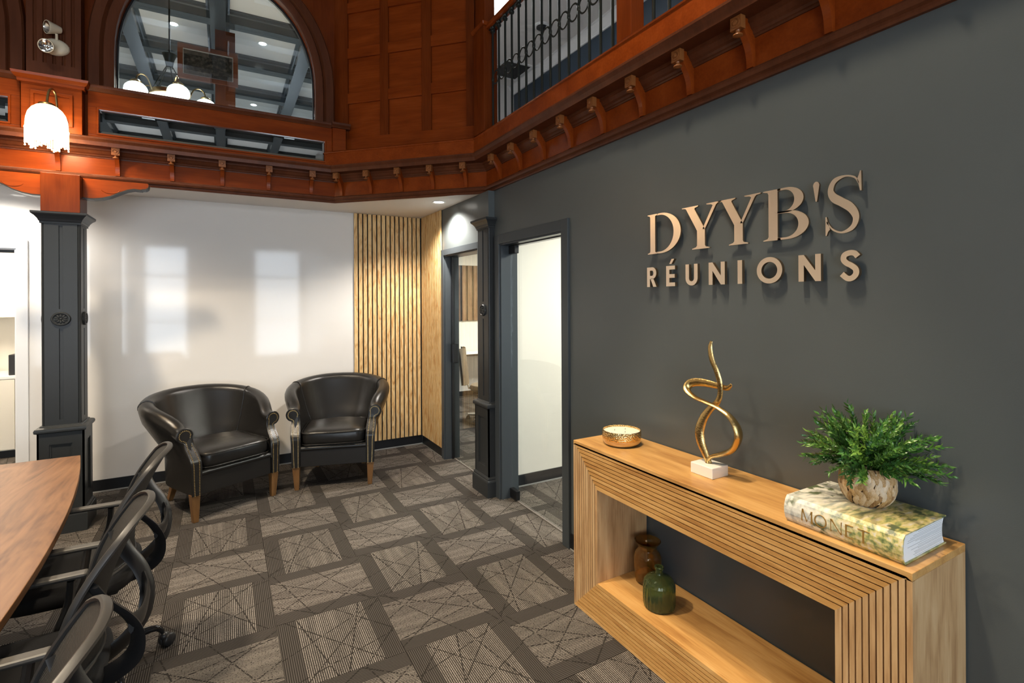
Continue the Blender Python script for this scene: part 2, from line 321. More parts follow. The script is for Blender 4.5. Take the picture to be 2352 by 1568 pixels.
# ------------------------------------------------------------------ mesh helpers
class MB:
    def __init__(s): s.v = []; s.f = []
    def add(s, vs, fs):
        k = len(s.v); s.v += [tuple(p) for p in vs]; s.f += [tuple(i + k for i in f) for f in fs]; return s
    def box(s, x0, y0, z0, x1, y1, z1):
        x0, x1 = sorted((x0, x1)); y0, y1 = sorted((y0, y1)); z0, z1 = sorted((z0, z1))
        return s.add([(x0, y0, z0), (x1, y0, z0), (x1, y1, z0), (x0, y1, z0), (x0, y0, z1), (x1, y0, z1), (x1, y1, z1), (x0, y1, z1)],
                     [(0, 3, 2, 1), (4, 5, 6, 7), (0, 1, 5, 4), (1, 2, 6, 5), (2, 3, 7, 6), (3, 0, 4, 7)])
    def frustum(s, c0, h0, c1, h1):
        """box between two rectangles: centre (x,y,z), half size (hx,hy)"""
        vs = []
        for c, h in ((c0, h0), (c1, h1)):
            vs += [(c[0] - h[0], c[1] - h[1], c[2]), (c[0] + h[0], c[1] - h[1], c[2]), (c[0] + h[0], c[1] + h[1], c[2]), (c[0] - h[0], c[1] + h[1], c[2])]
        return s.add(vs, [(0, 3, 2, 1), (4, 5, 6, 7), (0, 1, 5, 4), (1, 2, 6, 5), (2, 3, 7, 6), (3, 0, 4, 7)])
    def prism(s, poly, fn, d0, d1):
        n = len(poly); vs = [fn(a, b, d0) for a, b in poly] + [fn(a, b, d1) for a, b in poly]
        fs = [tuple(range(n))[::-1], tuple(range(n, 2 * n))] + [(i, (i + 1) % n, n + (i + 1) % n, n + i) for i in range(n)]
        return s.add(vs, fs)
    def ring_prism(s, outer, inner, fn, d0, d1, closed=True):
        n = len(outer); vs = []
        for d in (d0, d1):
            vs += [fn(a, b, d) for a, b in outer] + [fn(a, b, d) for a, b in inner]
        fs = []
        rng = range(n if closed else n - 1)
        for i in rng:
            j = (i + 1) % n
            fs += [(i, n + i, n + j, j), (2 * n + i, 2 * n + j, 3 * n + j, 3 * n + i), (i, j, 2 * n + j, 2 * n + i), (n + i, 3 * n + i, 3 * n + j, n + j)]
        if not closed:
            for i in (0, n - 1): fs.append((i, 2 * n + i, 3 * n + i, n + i))
        return s.add(vs, fs)
    def lathe(s, prof, c=(0, 0, 0), seg=32, ax='z', a0=0, a1=2 * PI, rfun=None):
        full = abs(a1 - a0 - 2 * PI) < 1e-6; m = seg if full else seg + 1; vs = []
        for r, h in prof:
            for i in range(m):
                a = a0 + (a1 - a0) * i / seg; rr = r * (rfun(a, h) if rfun else 1)
                p, q = rr * math.cos(a), rr * math.sin(a)
                vs.append({'z': (c[0] + p, c[1] + q, c[2] + h), 'y': (c[0] + p, c[1] + h, c[2] - q), 'x': (c[0] + h, c[1] + p, c[2] + q)}[ax])
        fs = []
        for k in range(len(prof) - 1):
            for i in range(seg):
                j = (i + 1) % m if full else i + 1
                fs.append((k * m + i, k * m + j, (k + 1) * m + j, (k + 1) * m + i))
        s.add(vs, fs)
        return s
    def tube(s, pts, rad, seg=8, closed=False, flat=None, cap=True):
        """flat = (wide factor, thin factor) gives an oval section using a stable frame"""
        P = [Vector(p) for p in pts]; n = len(P); vs = []; up = None
        for i in range(n):
            if closed: t = (P[(i + 1) % n] - P[i - 1])
            else: t = P[min(i + 1, n - 1)] - P[max(i - 1, 0)]
            t.normalize()
            if up is None:
                up = Vector((0, 0, 1)) if abs(t.z) < 0.9 else Vector((1, 0, 0))
            b = t.cross(up)
            if b.length < 1e-6: b = t.orthogonal()
            b.normalize(); up = b.cross(t); up.normalize()
            r = rad[i] if isinstance(rad, (list, tuple)) else rad
            w, h = flat if flat else (1, 1)
            for k in range(seg):
                a = 2 * PI * k / seg
                vs.append(P[i] + b * (math.cos(a) * r * w) + up * (math.sin(a) * r * h))
        fs = []
        for i in range(n if closed else n - 1):
            j = (i + 1) % n
            for k in range(seg):
                l = (k + 1) % seg; fs.append((i * seg + k, i * seg + l, j * seg + l, j * seg + k))
        if not closed and cap: fs += [tuple(range(seg))[::-1], tuple((n - 1) * seg + k for k in range(seg))]
        return s.add(vs, fs)
    def grid(s, rows, closed_v=False):
        n, m = len(rows), len(rows[0]); vs = [p for r in rows for p in r]; fs = []
        for i in range(n - 1):
            for k in range(m if closed_v else m - 1):
                l = (k + 1) % m; fs.append((i * m + k, i * m + l, (i + 1) * m + l, (i + 1) * m + k))
        return s.add(vs, fs)
    def sphere(s, c, r, seg=12, rings=8, sc=(1, 1, 1)):
        prof = [(max(1e-5, r * math.sin(PI * i / rings)), -r * math.cos(PI * i / rings)) for i in range(rings + 1)]
        vs0 = len(s.v); s.lathe(prof, (0, 0, 0), seg)
        for i in range(vs0, len(s.v)):
            p = s.v[i]; s.v[i] = (c[0] + p[0] * sc[0], c[1] + p[1] * sc[1], c[2] + p[2] * sc[2])
        return s
    def sweep(s, prof, path, closed_prof=True):
        """profile of (outward, z); path of (x, y); outward = right-hand side of the path; mitred corners"""
        P = [Vector(p) for p in path]; n = len(P); rows = []
        for i in range(n):
            d0 = (P[i] - P[i - 1]).normalized() if i else (P[1] - P[0]).normalized()
            d1 = (P[i + 1] - P[i]).normalized() if i < n - 1 else d0
            n0 = Vector((d0.y, -d0.x)); n1 = Vector((d1.y, -d1.x)); m = (n0 + n1); m /= m.dot(n0)
            rows.append([(P[i].x + m.x * o, P[i].y + m.y * o, z) for o, z in prof])
        k0 = len(s.v); s.grid(rows, closed_prof); k = len(prof)
        if closed_prof: s.f += [tuple(k0 + i for i in range(k)), tuple(k0 + (n - 1) * k + i for i in range(k))[::-1]]
        return s
    def xf(s, mat, start=0):
        for i in range(start, len(s.v)): s.v[i] = tuple(mat @ Vector(s.v[i]))
        return s
    def mesh(s, name, smooth=False, angle=None):
        me = bpy.data.meshes.new(name); me.from_pydata(s.v, [], s.f)
        bm = bmesh.new(); bm.from_mesh(me); bmesh.ops.recalc_face_normals(bm, faces=bm.faces); bm.to_mesh(me); bm.free()
        if smooth:
            me.polygons.foreach_set('use_smooth', [True] * len(me.polygons))
            if angle: me.set_sharp_from_angle(angle=math.radians(angle))
        me.update(); return me
    def build(s, name, mat, parent=None, smooth=False, angle=40, bevel=0.0, seg=2):
        me = s.mesh(name, smooth, angle); return link(name, me, mat, parent, bevel, seg)
def link(name, me, mat, parent=None, bevel=0.0, seg=2, loc=None, rotz=None):
    o = bpy.data.objects.new(name, me); COL.objects.link(o)
    if mat is not None and not me.materials: me.materials.append(mat if not isinstance(mat, str) else M[mat])
    if parent: o.parent = parent
    if bevel:
        b = o.modifiers.new('bevel', 'BEVEL'); b.width = bevel; b.segments = seg; b.limit_method = 'ANGLE'; b.angle_limit = math.radians(50)
    if loc: o.location = loc
    if rotz is not None: o.rotation_euler = (0, 0, rotz)
    return o
def empty(name, loc=(0, 0, 0), rotz=0.0, parent=None):
    o = bpy.data.objects.new(name, None); COL.objects.link(o); o.location = loc; o.rotation_euler = (0, 0, rotz); o.empty_display_size = 0.1
    if parent: o.parent = parent
    return o
def tag(o, label, cat, group=None):
    o['label'] = label; o['category'] = cat
    if group: o['group'] = group
    return o
def struct(o, label=None):
    o['kind'] = 'structure'
    if label: o['label'] = label
    return o
def copy_tree(o, parent=None):
    c = o.copy(); COL.objects.link(c); c.parent = parent
    for ch in [k for k in bpy.data.objects if k.parent == o]: copy_tree(ch, c)
    return c
def catmull(pts, n=8, closed=False):
    P = [Vector(p) for p in pts]; out = []; m = len(P)
    for i in range(m if closed else m - 1):
        if closed: a, b, c, d = P[i - 1], P[i], P[(i + 1) % m], P[(i + 2) % m]
        else: a, b, c, d = P[max(i - 1, 0)], P[i], P[i + 1], P[min(i + 2, m - 1)]
        for k in range(n):
            t = k / n
            out.append(0.5 * ((2 * b) + (c - a) * t + (2 * a - 5 * b + 4 * c - d) * t * t + (3 * b - a - 3 * c + d) * t ** 3))
    if not closed: out.append(P[-1])
    return out
def sstep(t): t = max(0.0, min(1.0, t)); return t * t * (3 - 2 * t)
def bx(name, mat, parent, x0, y0, z0, x1, y1, z1, bevel=0.0):
    return MB().box(x0, y0, z0, x1, y1, z1).build(name, M[mat], parent, bevel=bevel)

# ------------------------------------------------------------------ the setting
XR, YB, ZC, UZ, XW = 1.945, 5.48, 2.54, 5.15, 2.09      # right wall, back wall, low ceiling, high ceiling, room side of right wall
CA, CB = (0.894, 4.882), (1.945, 3.831)                # corners of the 45 degree balcony face

fl = struct(MB().box(-4.2, REAR - 0.2, -0.12, 6, 11.5, -0.004).build('floor', M['carpet_base']), 'patterned charcoal carpet tile floor')
# carpet tiles, quarter-turned, each one a piece of the floor
tm = MB().frustum((0, 0, -0.007), (0.2497, 0.2497), (0, 0, 0.0), (0.2490, 0.2490)).mesh('carpet_tile'); tm.materials.append(M['carpet'])
for c in range(-8, 9):
    for r in range(-6, 11):
        x, y = 0.216 + 0.5 * (c + 0.5), 2.762 + 0.5 * (r + 0.5)
        zc_ = x * _f.x + y * _f.y; xc_ = x * _r0.x + y * _r0.y
        if zc_ < 0.75 or abs(xc_) > 1.08 * zc_ + 0.75: continue
        if x > XR and not (2.2 < y < 8.0): continue
        if x > XR + 2.6 or (y > 5.7 and -1.0 < x < 1.9) or (x < -2.6): continue
        o = link('carpet_tile', tm, None, fl); o.location = (x, y, 0)
        if (c + r) % 2 == 0: o.rotation_euler = (0, 0, PI / 2 if (c * 3 + r) % 4 < 2 else -PI / 2)
        elif (c - r) % 4 == 1: o.rotation_euler = (0, 0, PI)

wr = MB()
wr.box(XR, REAR, 0, XW, 2.735, ZC); wr.box(XR, 2.735, 2.065, XW, 3.605, ZC); wr.box(XR, 3.605, 0, XW, 4.0, ZC)
wr.box(XR, 4.0, 2.065, XW, 4.80, ZC); wr.box(XR, 4.80, 0, XW, YB + 0.12, ZC)
struct(wr.build('wall_right', M['wall_dark']), 'charcoal painted wall carrying the metal letters')
wb = MB()
wb.box(-4.0, YB, 0, -2.40, YB + 0.12, ZC); wb.box(-2.40, YB, 2.045, -1.447, YB + 0.12, ZC); wb.box(-1.447, YB, 0, XR, YB + 0.12, ZC)
struct(wb.build('wall_back', M['wall_white']), 'glossy white wall behind the armchairs')
hl = MB().box(-4.15, REAR, 0, -4.0, 11.5, UZ + 0.3); struct(hl.build('wall_left', M['hall_wall']))
# rear wall with two street windows and the added third (behind the camera)
rw = MB()
xs_ = sorted({-4.15, 6.0} | {v for w in WINS for v in w[:2]}); zs_ = [0.0, 0.10, 3.05, UZ + 0.3]
for xa, xb_ in zip(xs_, xs_[1:]):
    for za, zb in zip(zs_, zs_[1:]):
        cx_, cz_ = (xa + xb_) / 2, (za + zb) / 2
        if not any(w[0] < cx_ < w[1] and w[2] < cz_ < w[3] for w in WINS): rw.box(xa, REAR - 0.15, za, xb_, REAR, zb)
struct(rw.build('wall_rear', M['hall_wall']))
for i, (x0, x1, z0, z1, wl) in enumerate(WINS):
    w = struct(empty('window_%d' % (i + 2), ((x0 + x1) / 2, REAR, z0))); h = (x1 - x0) / 2; H_ = z1 - z0
    fr = MB().ring_prism([(-h, 0), (h, 0), (h, H_), (-h, H_)], [(-h + 0.05, 0.05), (h - 0.05, 0.05), (h - 0.05, H_ - 0.05), (-h + 0.05, H_ - 0.05)], lambda a, b, d: (a, d, b), -0.06, 0)
    if H_ > 2: fr.box(-h + 0.05, -0.05, 2.15, h - 0.05, -0.01, 2.19); fr.box(-h + 0.05, -0.05, 1.0, h - 0.05, -0.01, 1.03)
    if h > 0.7: fr.box(-0.02, -0.05, 0.05, 0.02, -0.01, H_ - 0.05)
    fr.build('window_frame', M['white_trim'], w)

# low ceiling / upper floor slab round the two-storey hall
slab = [(-4, 4.9), (0.90, 4.9), (1.96, 3.84), (1.96, REAR), (6, REAR), (6, 11.5), (-4, 11.5)]
struct(MB().prism(slab, lambda a, b, d: (a, b, d), ZC, 2.90).build('ceiling_1', M['ceiling_white']), 'white ceiling under the balcony')

# ---- mouldings that run round the balcony: left face, 45 degree face, right face
PATH = [(-4.0, 4.882), CA, CB, (1.945, REAR)]
low = [(0, 2.515), (0.016, 2.515), (0.020, 2.524), (0.020, 2.534), (0.034, 2.540), (0.040, 2.552), (0.040, 2.562), (0.030, 2.566), (0.026, 2.574), (0, 2.574)]
struct(MB().sweep(low, PATH).build('trim_1', M['cherry_dark']), 'dark red wood moulding along the bottom of the balcony')
fz = struct(MB().sweep([(-0.02, 2.574), (0.012, 2.574), (0.012, 2.70), (-0.02, 2.70)], PATH).build('trim_2', M['cherry']), 'red cherry frieze with curved brackets below the balcony')
up_ = [(-0.02, 2.700), (0.018, 2.700), (0.020, 2.708), (0.026, 2.712), (0.030, 2.722), (0.040, 2.730), (0.052, 2.748), (0.060, 2.752), (0.060, 2.766), (0.140, 2.768), (0.140, 2.7625), (0.148, 2.7625),
       (0.150, 2.772), (0.154, 2.790), (0.163, 2.802), (0.168, 2.808), (0.168, 2.820), (-0.02, 2.820)]
struct(MB().sweep(up_, PATH).build('trim_3', M['cherry_dark']), 'dark stained cornice overhanging the bracket frieze')
bo = [(-0.02, 2.820), (0.158, 2.820), (0.158, 2.926), (0.164, 2.930), (0.166, 2.938), (0.158, 2.944), (0.150, 2.950), (-0.02, 2.950)]
struct(MB().sweep(bo, [CA, CB, (1.945, REAR)]).build('trim_4', M['cherry']), 'broad red cherry fascia board under the iron railing')

# brackets with carved rosette blocks (pieces of the frieze)
bp_ = [(0.010, 2.575), (0.032, 2.575)] + [(0.032 + 0.066 * (t / 10) ** 2.3, 2.575 + 0.150 * (t / 10) ** 0.9) for t in range(1, 11)] + [(0.098, 2.7670), (0.010, 2.7670)]
bm_ = MB().prism(bp_, lambda o, z, d: (d, -o, z), -0.014, 0.014).mesh('bracket', False); bm_.materials.append(M['cherry'])
ro = MB().box(-0.025, -0.121, 2.713, 0.025, -0.092, 2.766)
ro.lathe([(0.0205, 0.0), (0.0205, -0.004), (0.016, -0.004), (0.015, -0.001), (0.010, -0.001), (0.009, -0.006), (0.0001, -0.007)], (0, -0.121, 2.7395), 16, 'y')
ro.lathe([(0.010, 0), (0.008, -0.006), (0.009, -0.012), (0.019, -0.018), (0.020, -0.023), (0.0001, -0.027)], (0, -0.106, 2.713), 14)
rm_ = ro.mesh('rosette'); rm_.materials.append(M['rosette'])
def bracket(x, y, rz):
    b = link('bracket', bm_, None, fz, loc=(x, y, 0), rotz=rz); r = link('rosette', rm_, None, b)
for i in range(-4, 6): bracket(-0.012 + 0.3475 * (i - 2) , 4.882, 0)
for i in range(5):
    s = 0.085 + 0.304 * i; bracket(CA[0] + s * 0.7071, CA[1] - s * 0.7071, -PI / 4)
for i in range(15): bracket(1.945, 3.565 - 0.317 * i, -PI / 2)

# ---- upper face above the cornice, left part: mirror band, sill, pedestal, arched windows
yb_ = 4.765
def arch_pts(c, a=0.722, n=28, grow=0.0):
    """opening outline from lower left over the crown to lower right"""
    z0, zs, b = 3.20, 3.50, 0.88
    pts = [(c - a - grow, z0)]
    for i in range(n + 1):
        t = PI - PI * i / n; ct, st = math.cos(t), math.sin(t)
        pts.append((c + (a + grow) * math.copysign(abs(ct) ** 0.92, ct), zs + (b + grow) * abs(st) ** 0.92))
    return pts + [(c + a + grow, z0)]
def upper_face():
    XA, XB = -3.6, 0.93; m = MB(); wy0, wy1 = 4.882, 4.98
    for c in (-2.11, 0.0):
        ar = arch_pts(c); x0 = XA if c < -1 else -1.055; x1 = -1.055 if c < -1 else XB
        top = [(x0, 3.20)] + [(x0, UZ)] + [(x0 + (x1 - x0) * i / (len(ar) - 5), UZ) for i in range(1, len(ar) - 5)] + [(x1, UZ), (x1, 3.20)]
        # outer frame points matched one to one with the arch outline
        n = len(ar); out = []
        for i, (ax, az) in enumerate(ar):
            if i == 0: out.append((x0, 3.20))
            elif i == n - 1: out.append((x1, 3.20))
            else:
                k = (i - 1) / (n - 3)
                if k < 0.25: out.append((x0, 3.20 + (UZ - 3.20) * k / 0.25))
                elif k > 0.75: out.append((x1, UZ - (UZ - 3.20) * (k - 0.75) / 0.25))
                else: out.append((x0 + (x1 - x0) * (k - 0.25) / 0.5, UZ))
        m.ring_prism(out, ar, lambda a, b, d: (a, d, b), wy0, wy1, closed=False)
    m.box(XA, 4.80, 2.82, XB, 4.98, 3.20)
    return m
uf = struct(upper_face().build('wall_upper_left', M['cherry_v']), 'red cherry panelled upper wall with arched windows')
for i, c in enumerate((0.0, -2.11)):
    w = struct(empty('window_1' if i == 0 else 'window_5', (c, 4.88, 3.2)), 'arched interior window in dark red trim' if i == 0 else None)
    a0 = arch_pts(0.0); prof = [(0.0, 0.0), (0.0, 0.050), (0.012, 0.056), (0.062, 0.056), (0.072, 0.040), (0.080, 0.050), (0.088, 0.062), (0.150, 0.062), (0.160, 0.05), (0.164, 0.0)]
    rows = []
    base = a0; n = len(base)
    for j in range(n):
        p0 = Vector(base[max(j - 1, 0)]); p1 = Vector(base[min(j + 1, n - 1)]); t = (p1 - p0).normalized(); nn = Vector((-t.y, t.x))
        if j in (0, n - 1): nn = Vector((-1, 0)) if j == 0 else Vector((1, 0))
        rows.append([(base[j][0] + nn.x * g, -o_, base[j][1] - 3.2 + nn.y * g) for g, o_ in prof])
    MB().grid(rows).build('arch_trim', M['cherry_dark'], w, smooth=True, angle=35)
    inner = arch_pts(0.0, 0.720); poly = [(x, z - 3.2) for x, z in inner]
    MB().prism(poly, lambda a, b, d: (a, d, b), 0.050, 0.056).build('pane', M['pane'], w)
    rim = MB().ring_prism(poly, [(x * 0.985, 0.0 if k in (0, len(poly) - 1) else z * 0.985) for k, (x, z) in enumerate(poly)], lambda a, b, d: (a, d, b), 0.040, 0.066, closed=False)
    rim.build('glazing_bead', M['black_plastic'], w)

mirror_band = struct(empty('trim_5', (0, 0, 0)), 'band of framed mirrors under the arched window')
def mirror_panel(x0, x1):
    z0, z1 = 2.822, 3.168; f = 0.050
    m = MB(); m.box(x0, yb_, z0, x1, 4.80, z0 + 0.028); m.box(x0, yb_, z1 - 0.115, x1, 4.80, z1); m.box(x0, yb_, z0 + 0.028, x0 + f, 4.80, z1 - 0.115); m.box(x1 - f, yb_, z0 + 0.028, x1, 4.80, z1 - 0.115)
    m.build('mirror_frame', M['cherry'], mirror_band, bevel=0.003)
    a, b, c, d = x0 + f, x1 - f, z0 + 0.028, z1 - 0.115
    t = MB().ring_prism([(a, c), (b, c), (b, d), (a, d)], [(a + 0.014, c + 0.014), (b - 0.014, c + 0.014), (b - 0.014, d - 0.014), (a + 0.014, d - 0.014)], lambda p, q, e: (p, e, q), yb_ - 0.004, yb_ + 0.02)
    t.build('mirror_bead', M['cherry'], mirror_band, bevel=0.003)
    a, b, c, d = a + 0.012, b - 0.012, c + 0.012, d - 0.012; e = 0.02
    mm = MB().add([(a, yb_ + 0.017, c), (b, yb_ + 0.017, c), (b, yb_ + 0.017, d), (a, yb_ + 0.017, d), (a + e, yb_ + 0.0158, c + e), (b - e, yb_ + 0.0158, c + e), (b - e, yb_ + 0.0158, d - e), (a + e, yb_ + 0.0158, d - e),
                   (a, yb_ + 0.03, c), (b, yb_ + 0.03, c), (b, yb_ + 0.03, d), (a, yb_ + 0.03, d)],
                  [(4, 5, 6, 7), (0, 1, 5, 4), (1, 2, 6, 5), (2, 3, 7, 6), (3, 0, 4, 7), (8, 11, 10, 9), (0, 8, 9, 1), (1, 9, 10, 2), (2, 10, 11, 3), (3, 11, 8, 0)])
    mm.build('mirror_glass', M['mirror'], mirror_band)
mirror_panel(-0.868, 0.850); mirror_panel(-2.95, -1.235)
bx('end_block', 'cherry', mirror_band, 0.850, 4.735, 2.822, 0.965, 4.80, 3.168, 0.003)
sill = [(0.0, 3.166), (0.122, 3.166), (0.126, 3.172), (0.132, 3.178), (0.146, 3.190), (0.150, 3.200), (0.150, 3.208), (0.0, 3.212)]
MB().sweep(sill, [(-0.88, 4.882), (0.84, 4.882)]).build('window_sill', M['cherry_dark'], mirror_band)
MB().sweep(sill, [(-3.0, 4.882), (-1.22, 4.882)]).build('window_sill', M['cherry_dark'], mirror_band)
MB().sweep([(o + 0.03, z + 0.004) for o, z in sill], [(0.84, 4.882), (1.00, 4.882)]).build('end_cap', M['cherry_dark'], mirror_band)

# pedestal that carries the wall lamp, with a fluted pilaster above it
ped = struct(empty('trim_6', (-1.055, 4.80, 2.82)), 'red cherry pedestal and fluted pilaster behind the wall lamp')
MB().box(-0.165, -0.085, 0.002, 0.165, 0.0, 0.33).build('pedestal_block', M['cherry'], ped, bevel=0.003)
rp = MB(); rp.ring_prism([(-0.115, 0.045), (0.115, 0.045), (0.115, 0.275), (-0.115, 0.275)], [(-0.095, 0.065), (0.095, 0.065), (0.095, 0.255), (-0.095, 0.255)], lambda a, b, d: (a, d, b), -0.096, -0.085)
rp.build('raised_panel', M['cherry'], ped, bevel=0.003)
capf = [(0.0, 0.325), (0.016, 0.325), (0.018, 0.345), (0.030, 0.352), (0.040, 0.368), (0.044, 0.385), (0.0, 0.392)]
MB().sweep(capf, [(-0.165, 0.0), (-0.165, -0.085), (0.165, -0.085), (0.165, 0.0)][::1] if False else [(-0.165, 0.0), (-0.165, -0.0851), (0.165, -0.085), (0.165, 0.0)]).build('pedestal_cap', M['cherry'], ped)
MB().box(-0.163, -0.083, 0.33, 0.163, 0.0, 0.39).build('pedestal_cap_core', M['cherry'], ped)
gro = [(-0.150, 0.082)]
flw = []
xs = [-0.150]
for k in range(5):
    cx_ = -0.104 + 0.052 * k
    for a in range(7):
        t = PI * a / 6; flw.append((cx_ - 0.0105 * math.cos(t), -0.030 + 0.011 * math.sin(t)))
sect = [(-0.150, 0.08), (-0.150, -0.030)] + flw + [(0.150, -0.030), (0.150, 0.08)]
MB().prism(sect, lambda a, b, d: (a, b, d), 0.500, 2.33).build('fluted_pilaster', M['cherry_dark'], ped)
MB().box(-0.150, -0.030, 0.392, 0.150, 0.08, 0.500).build('pilaster_foot', M['cherry_dark'], ped)

# ---- 45 degree panelled face
dg = struct(empty('wall_diagonal', (CA[0], CA[1], 0), -PI / 4), 'red cherry wall of square recessed panels')
DL = 1.486
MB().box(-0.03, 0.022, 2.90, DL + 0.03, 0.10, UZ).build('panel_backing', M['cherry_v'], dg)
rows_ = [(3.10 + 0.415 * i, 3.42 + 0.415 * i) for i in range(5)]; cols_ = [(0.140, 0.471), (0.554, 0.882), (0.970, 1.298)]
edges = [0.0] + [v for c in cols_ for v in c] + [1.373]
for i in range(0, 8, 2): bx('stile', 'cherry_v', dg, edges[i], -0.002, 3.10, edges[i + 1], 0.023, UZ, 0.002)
zz_ = [2.99] + [v for r in rows_ for v in r] + [UZ]
for i in range(0, len(zz_) - 1, 2):
    if i == 0: bx('rail', 'cherry', dg, 0.0, -0.014, zz_[i], 1.373, 0.02, zz_[i + 1], 0.002)
    else:
        for (a, b) in cols_: bx('rail', 'cherry', dg, a, -0.002, zz_[i], b, 0.023, zz_[i + 1], 0.002)
for (a, b) in cols_:
    for (c, d) in rows_: bx('panel', 'cherry', dg, a, 0.017, c, b, 0.024, d)
MB().sweep([(0.0, 2.95), (0.030, 2.95), (0.030, 2.965), (0.022, 2.975), (0.016, 2.990), (0.0, 2.990)], [(0.0, 0.0), (1.39, 0.0)]).build('base_moulding', M['cherry'], dg)
# corner post of the balcony
post = struct(empty('trim_7', (1.845, 3.665, 2.95), 0), 'tall red wood corner post at the end of the railing')
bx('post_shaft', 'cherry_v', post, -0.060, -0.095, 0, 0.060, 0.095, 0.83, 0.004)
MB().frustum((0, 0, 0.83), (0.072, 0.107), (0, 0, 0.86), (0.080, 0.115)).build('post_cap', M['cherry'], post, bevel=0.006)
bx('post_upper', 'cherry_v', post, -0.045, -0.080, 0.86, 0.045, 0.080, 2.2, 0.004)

# ---- upper rooms
upw = MB(); upw.box(-3.35, 4.98, 2.9, -3.2, 11.5, UZ); upw.box(-3.2, 11.4, 2.9, 1.75, 11.5, UZ); upw.box(1.72, 4.15, 2.9, 1.84, 11.5, UZ)
struct(upw.build('wall_upper_room', M['hall_wall']))
uc = struct(MB().box(-4.1, REAR, UZ, 1.945, 11.5, UZ + 0.1).build('ceiling_2', M['ceiling_white']), 'coffered upper ceiling with slate beams')
bsec = [(-0.125, 0), (-0.125, -0.018), (-0.105, -0.022), (-0.105, -0.05), (-0.088, -0.06), (-0.082, -0.15), (0.082, -0.15), (0.088, -0.06), (0.105, -0.05), (0.105, -0.022), (0.125, -0.018), (0.125, 0)]
ky = MB().prism(bsec, lambda a, b, d: (a, d, b), 5.0, 11.4).mesh('ceiling_beam'); ky.materials.append(M['beam'])
kx = MB().prism(bsec, lambda a, b, d: (d, a, b + 0.001), -3.2, 1.72).mesh('ceiling_beam'); kx.materials.append(M['beam'])
hy = MB().prism(bsec, lambda a, b, d: (a, d, b), REAR, 4.87).mesh('ceiling_beam'); hy.materials.append(M['beam'])
hx = MB().prism(bsec, lambda a, b, d: (d, a, b + 0.001), -4.0, 1.94).mesh('ceiling_beam'); hx.materials.append(M['beam'])
for x in (-2.98, -2.0, -1.01, -0.055, 0.99): 
    link('ceiling_beam', ky, None, uc, loc=(x, 0, UZ)); link('ceiling_beam', hy, None, uc, loc=(x, 0, UZ))
for y in (5.98, 7.12, 8.31, 9.50, 10.7): link('ceiling_beam', kx, None, uc, loc=(0, y, UZ))
for y in (3.6, 2.4, 1.2, 0.0, -1.2, -2.4, -3.6): link('ceiling_beam', hx, None, uc, loc=(0, y, UZ))
ur = MB(); ur.box(4.26, REAR, 2.9, 4.55, 7.4, 5.3)
struct(ur.build('wall_upper_right', M['navy']), 'slate blue wall behind the iron railing')
struct(MB().box(1.96, 7.4, 2.9, 4.55, 7.5, 5.3).build('wall_upper_far', M['ceiling_white']))
struct(MB().box(1.95, REAR, 5.2, 4.55, 7.5, 5.3).build('ceiling_3', M['ceiling_white']), 'pale ceiling of the upper gallery')
cm = [(0, 5.07), (0.02, 5.07), (0.022, 5.085), (0.035, 5.095), (0.055, 5.12), (0.08, 5.155), (0.09, 5.172), (0.10, 5.176), (0.10, 5.2), (0, 5.2)]
struct(MB().sweep(cm, [(4.26, 7.4), (4.26, REAR)]).build('trim_8', M['white_trim']), 'white crown moulding above the slate blue wall')

# ---- side rooms
rm1 = MB(); rm1.box(XW, 7.8, 0, 5.3, 7.9, ZC); rm1.box(5.3, 2.2, 0, 5.4, 7.9, ZC); struct(rm1.build('wall_office', M['wall_cream']))
struct(MB().box(XW, 3.775, 0, 5.3, 3.87, ZC).build('wall_partition', M['wall_cream']), 'cream partition wall seen through the glass door')
struct(MB().box(XW, REAR, 0, 5.4, REAR + 0.1, ZC).build('wall_room_rear', M['wall_cream']))
lr = MB(); lr.box(-4.0, 9.2, 0, -0.7, 9.3, ZC); lr.box(-0.8, YB + 0.12, 0, -0.7, 9.2, ZC); struct(lr.build('wall_kitchen', M['wall_cream']))

# ---- doors
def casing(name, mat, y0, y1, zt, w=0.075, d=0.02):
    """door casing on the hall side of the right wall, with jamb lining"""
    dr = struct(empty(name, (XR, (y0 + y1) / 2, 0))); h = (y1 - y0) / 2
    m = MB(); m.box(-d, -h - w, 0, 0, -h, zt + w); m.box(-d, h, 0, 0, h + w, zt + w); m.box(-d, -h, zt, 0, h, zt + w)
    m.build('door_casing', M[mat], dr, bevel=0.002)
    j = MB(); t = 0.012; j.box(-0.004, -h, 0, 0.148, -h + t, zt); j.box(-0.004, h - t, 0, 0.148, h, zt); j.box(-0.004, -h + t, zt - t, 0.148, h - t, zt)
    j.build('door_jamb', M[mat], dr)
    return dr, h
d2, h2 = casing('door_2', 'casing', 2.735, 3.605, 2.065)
d2['label'] = 'frameless glass door in charcoal casing beside the sign'
bx('pane', 'door_glass', d2, 0.080, -h2 + 0.02, 0.02, 0.090, h2 - 0.02, 2.045)
bx('hinge', 'black_metal', d2, 0.066, h2 - 0.115, 0.012, 0.104, h2 - 0.013, 0.085, 0.004)
bx('hinge', 'black_metal', d2, 0.066, h2 - 0.115, 1.985, 0.104, h2 - 0.013, 2.052, 0.004)
bx('threshold', 'sill', d2, 0.078, -h2 + 0.012, 0.0, 0.094, h2 - 0.012, 0.006)
bx('door_stop', 'black_metal', d2, 0.070, -h2 + 0.012, 2.046, 0.10, h2 - 0.115, 2.053)
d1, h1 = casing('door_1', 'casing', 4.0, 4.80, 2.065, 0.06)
d1['label'] = 'glass door in charcoal casing beside the slatted wood corner'
bx('pane', 'door_glass', d1, 0.080, -h1 + 0.02, 0.02, 0.090, h1 - 0.02, 2.045)
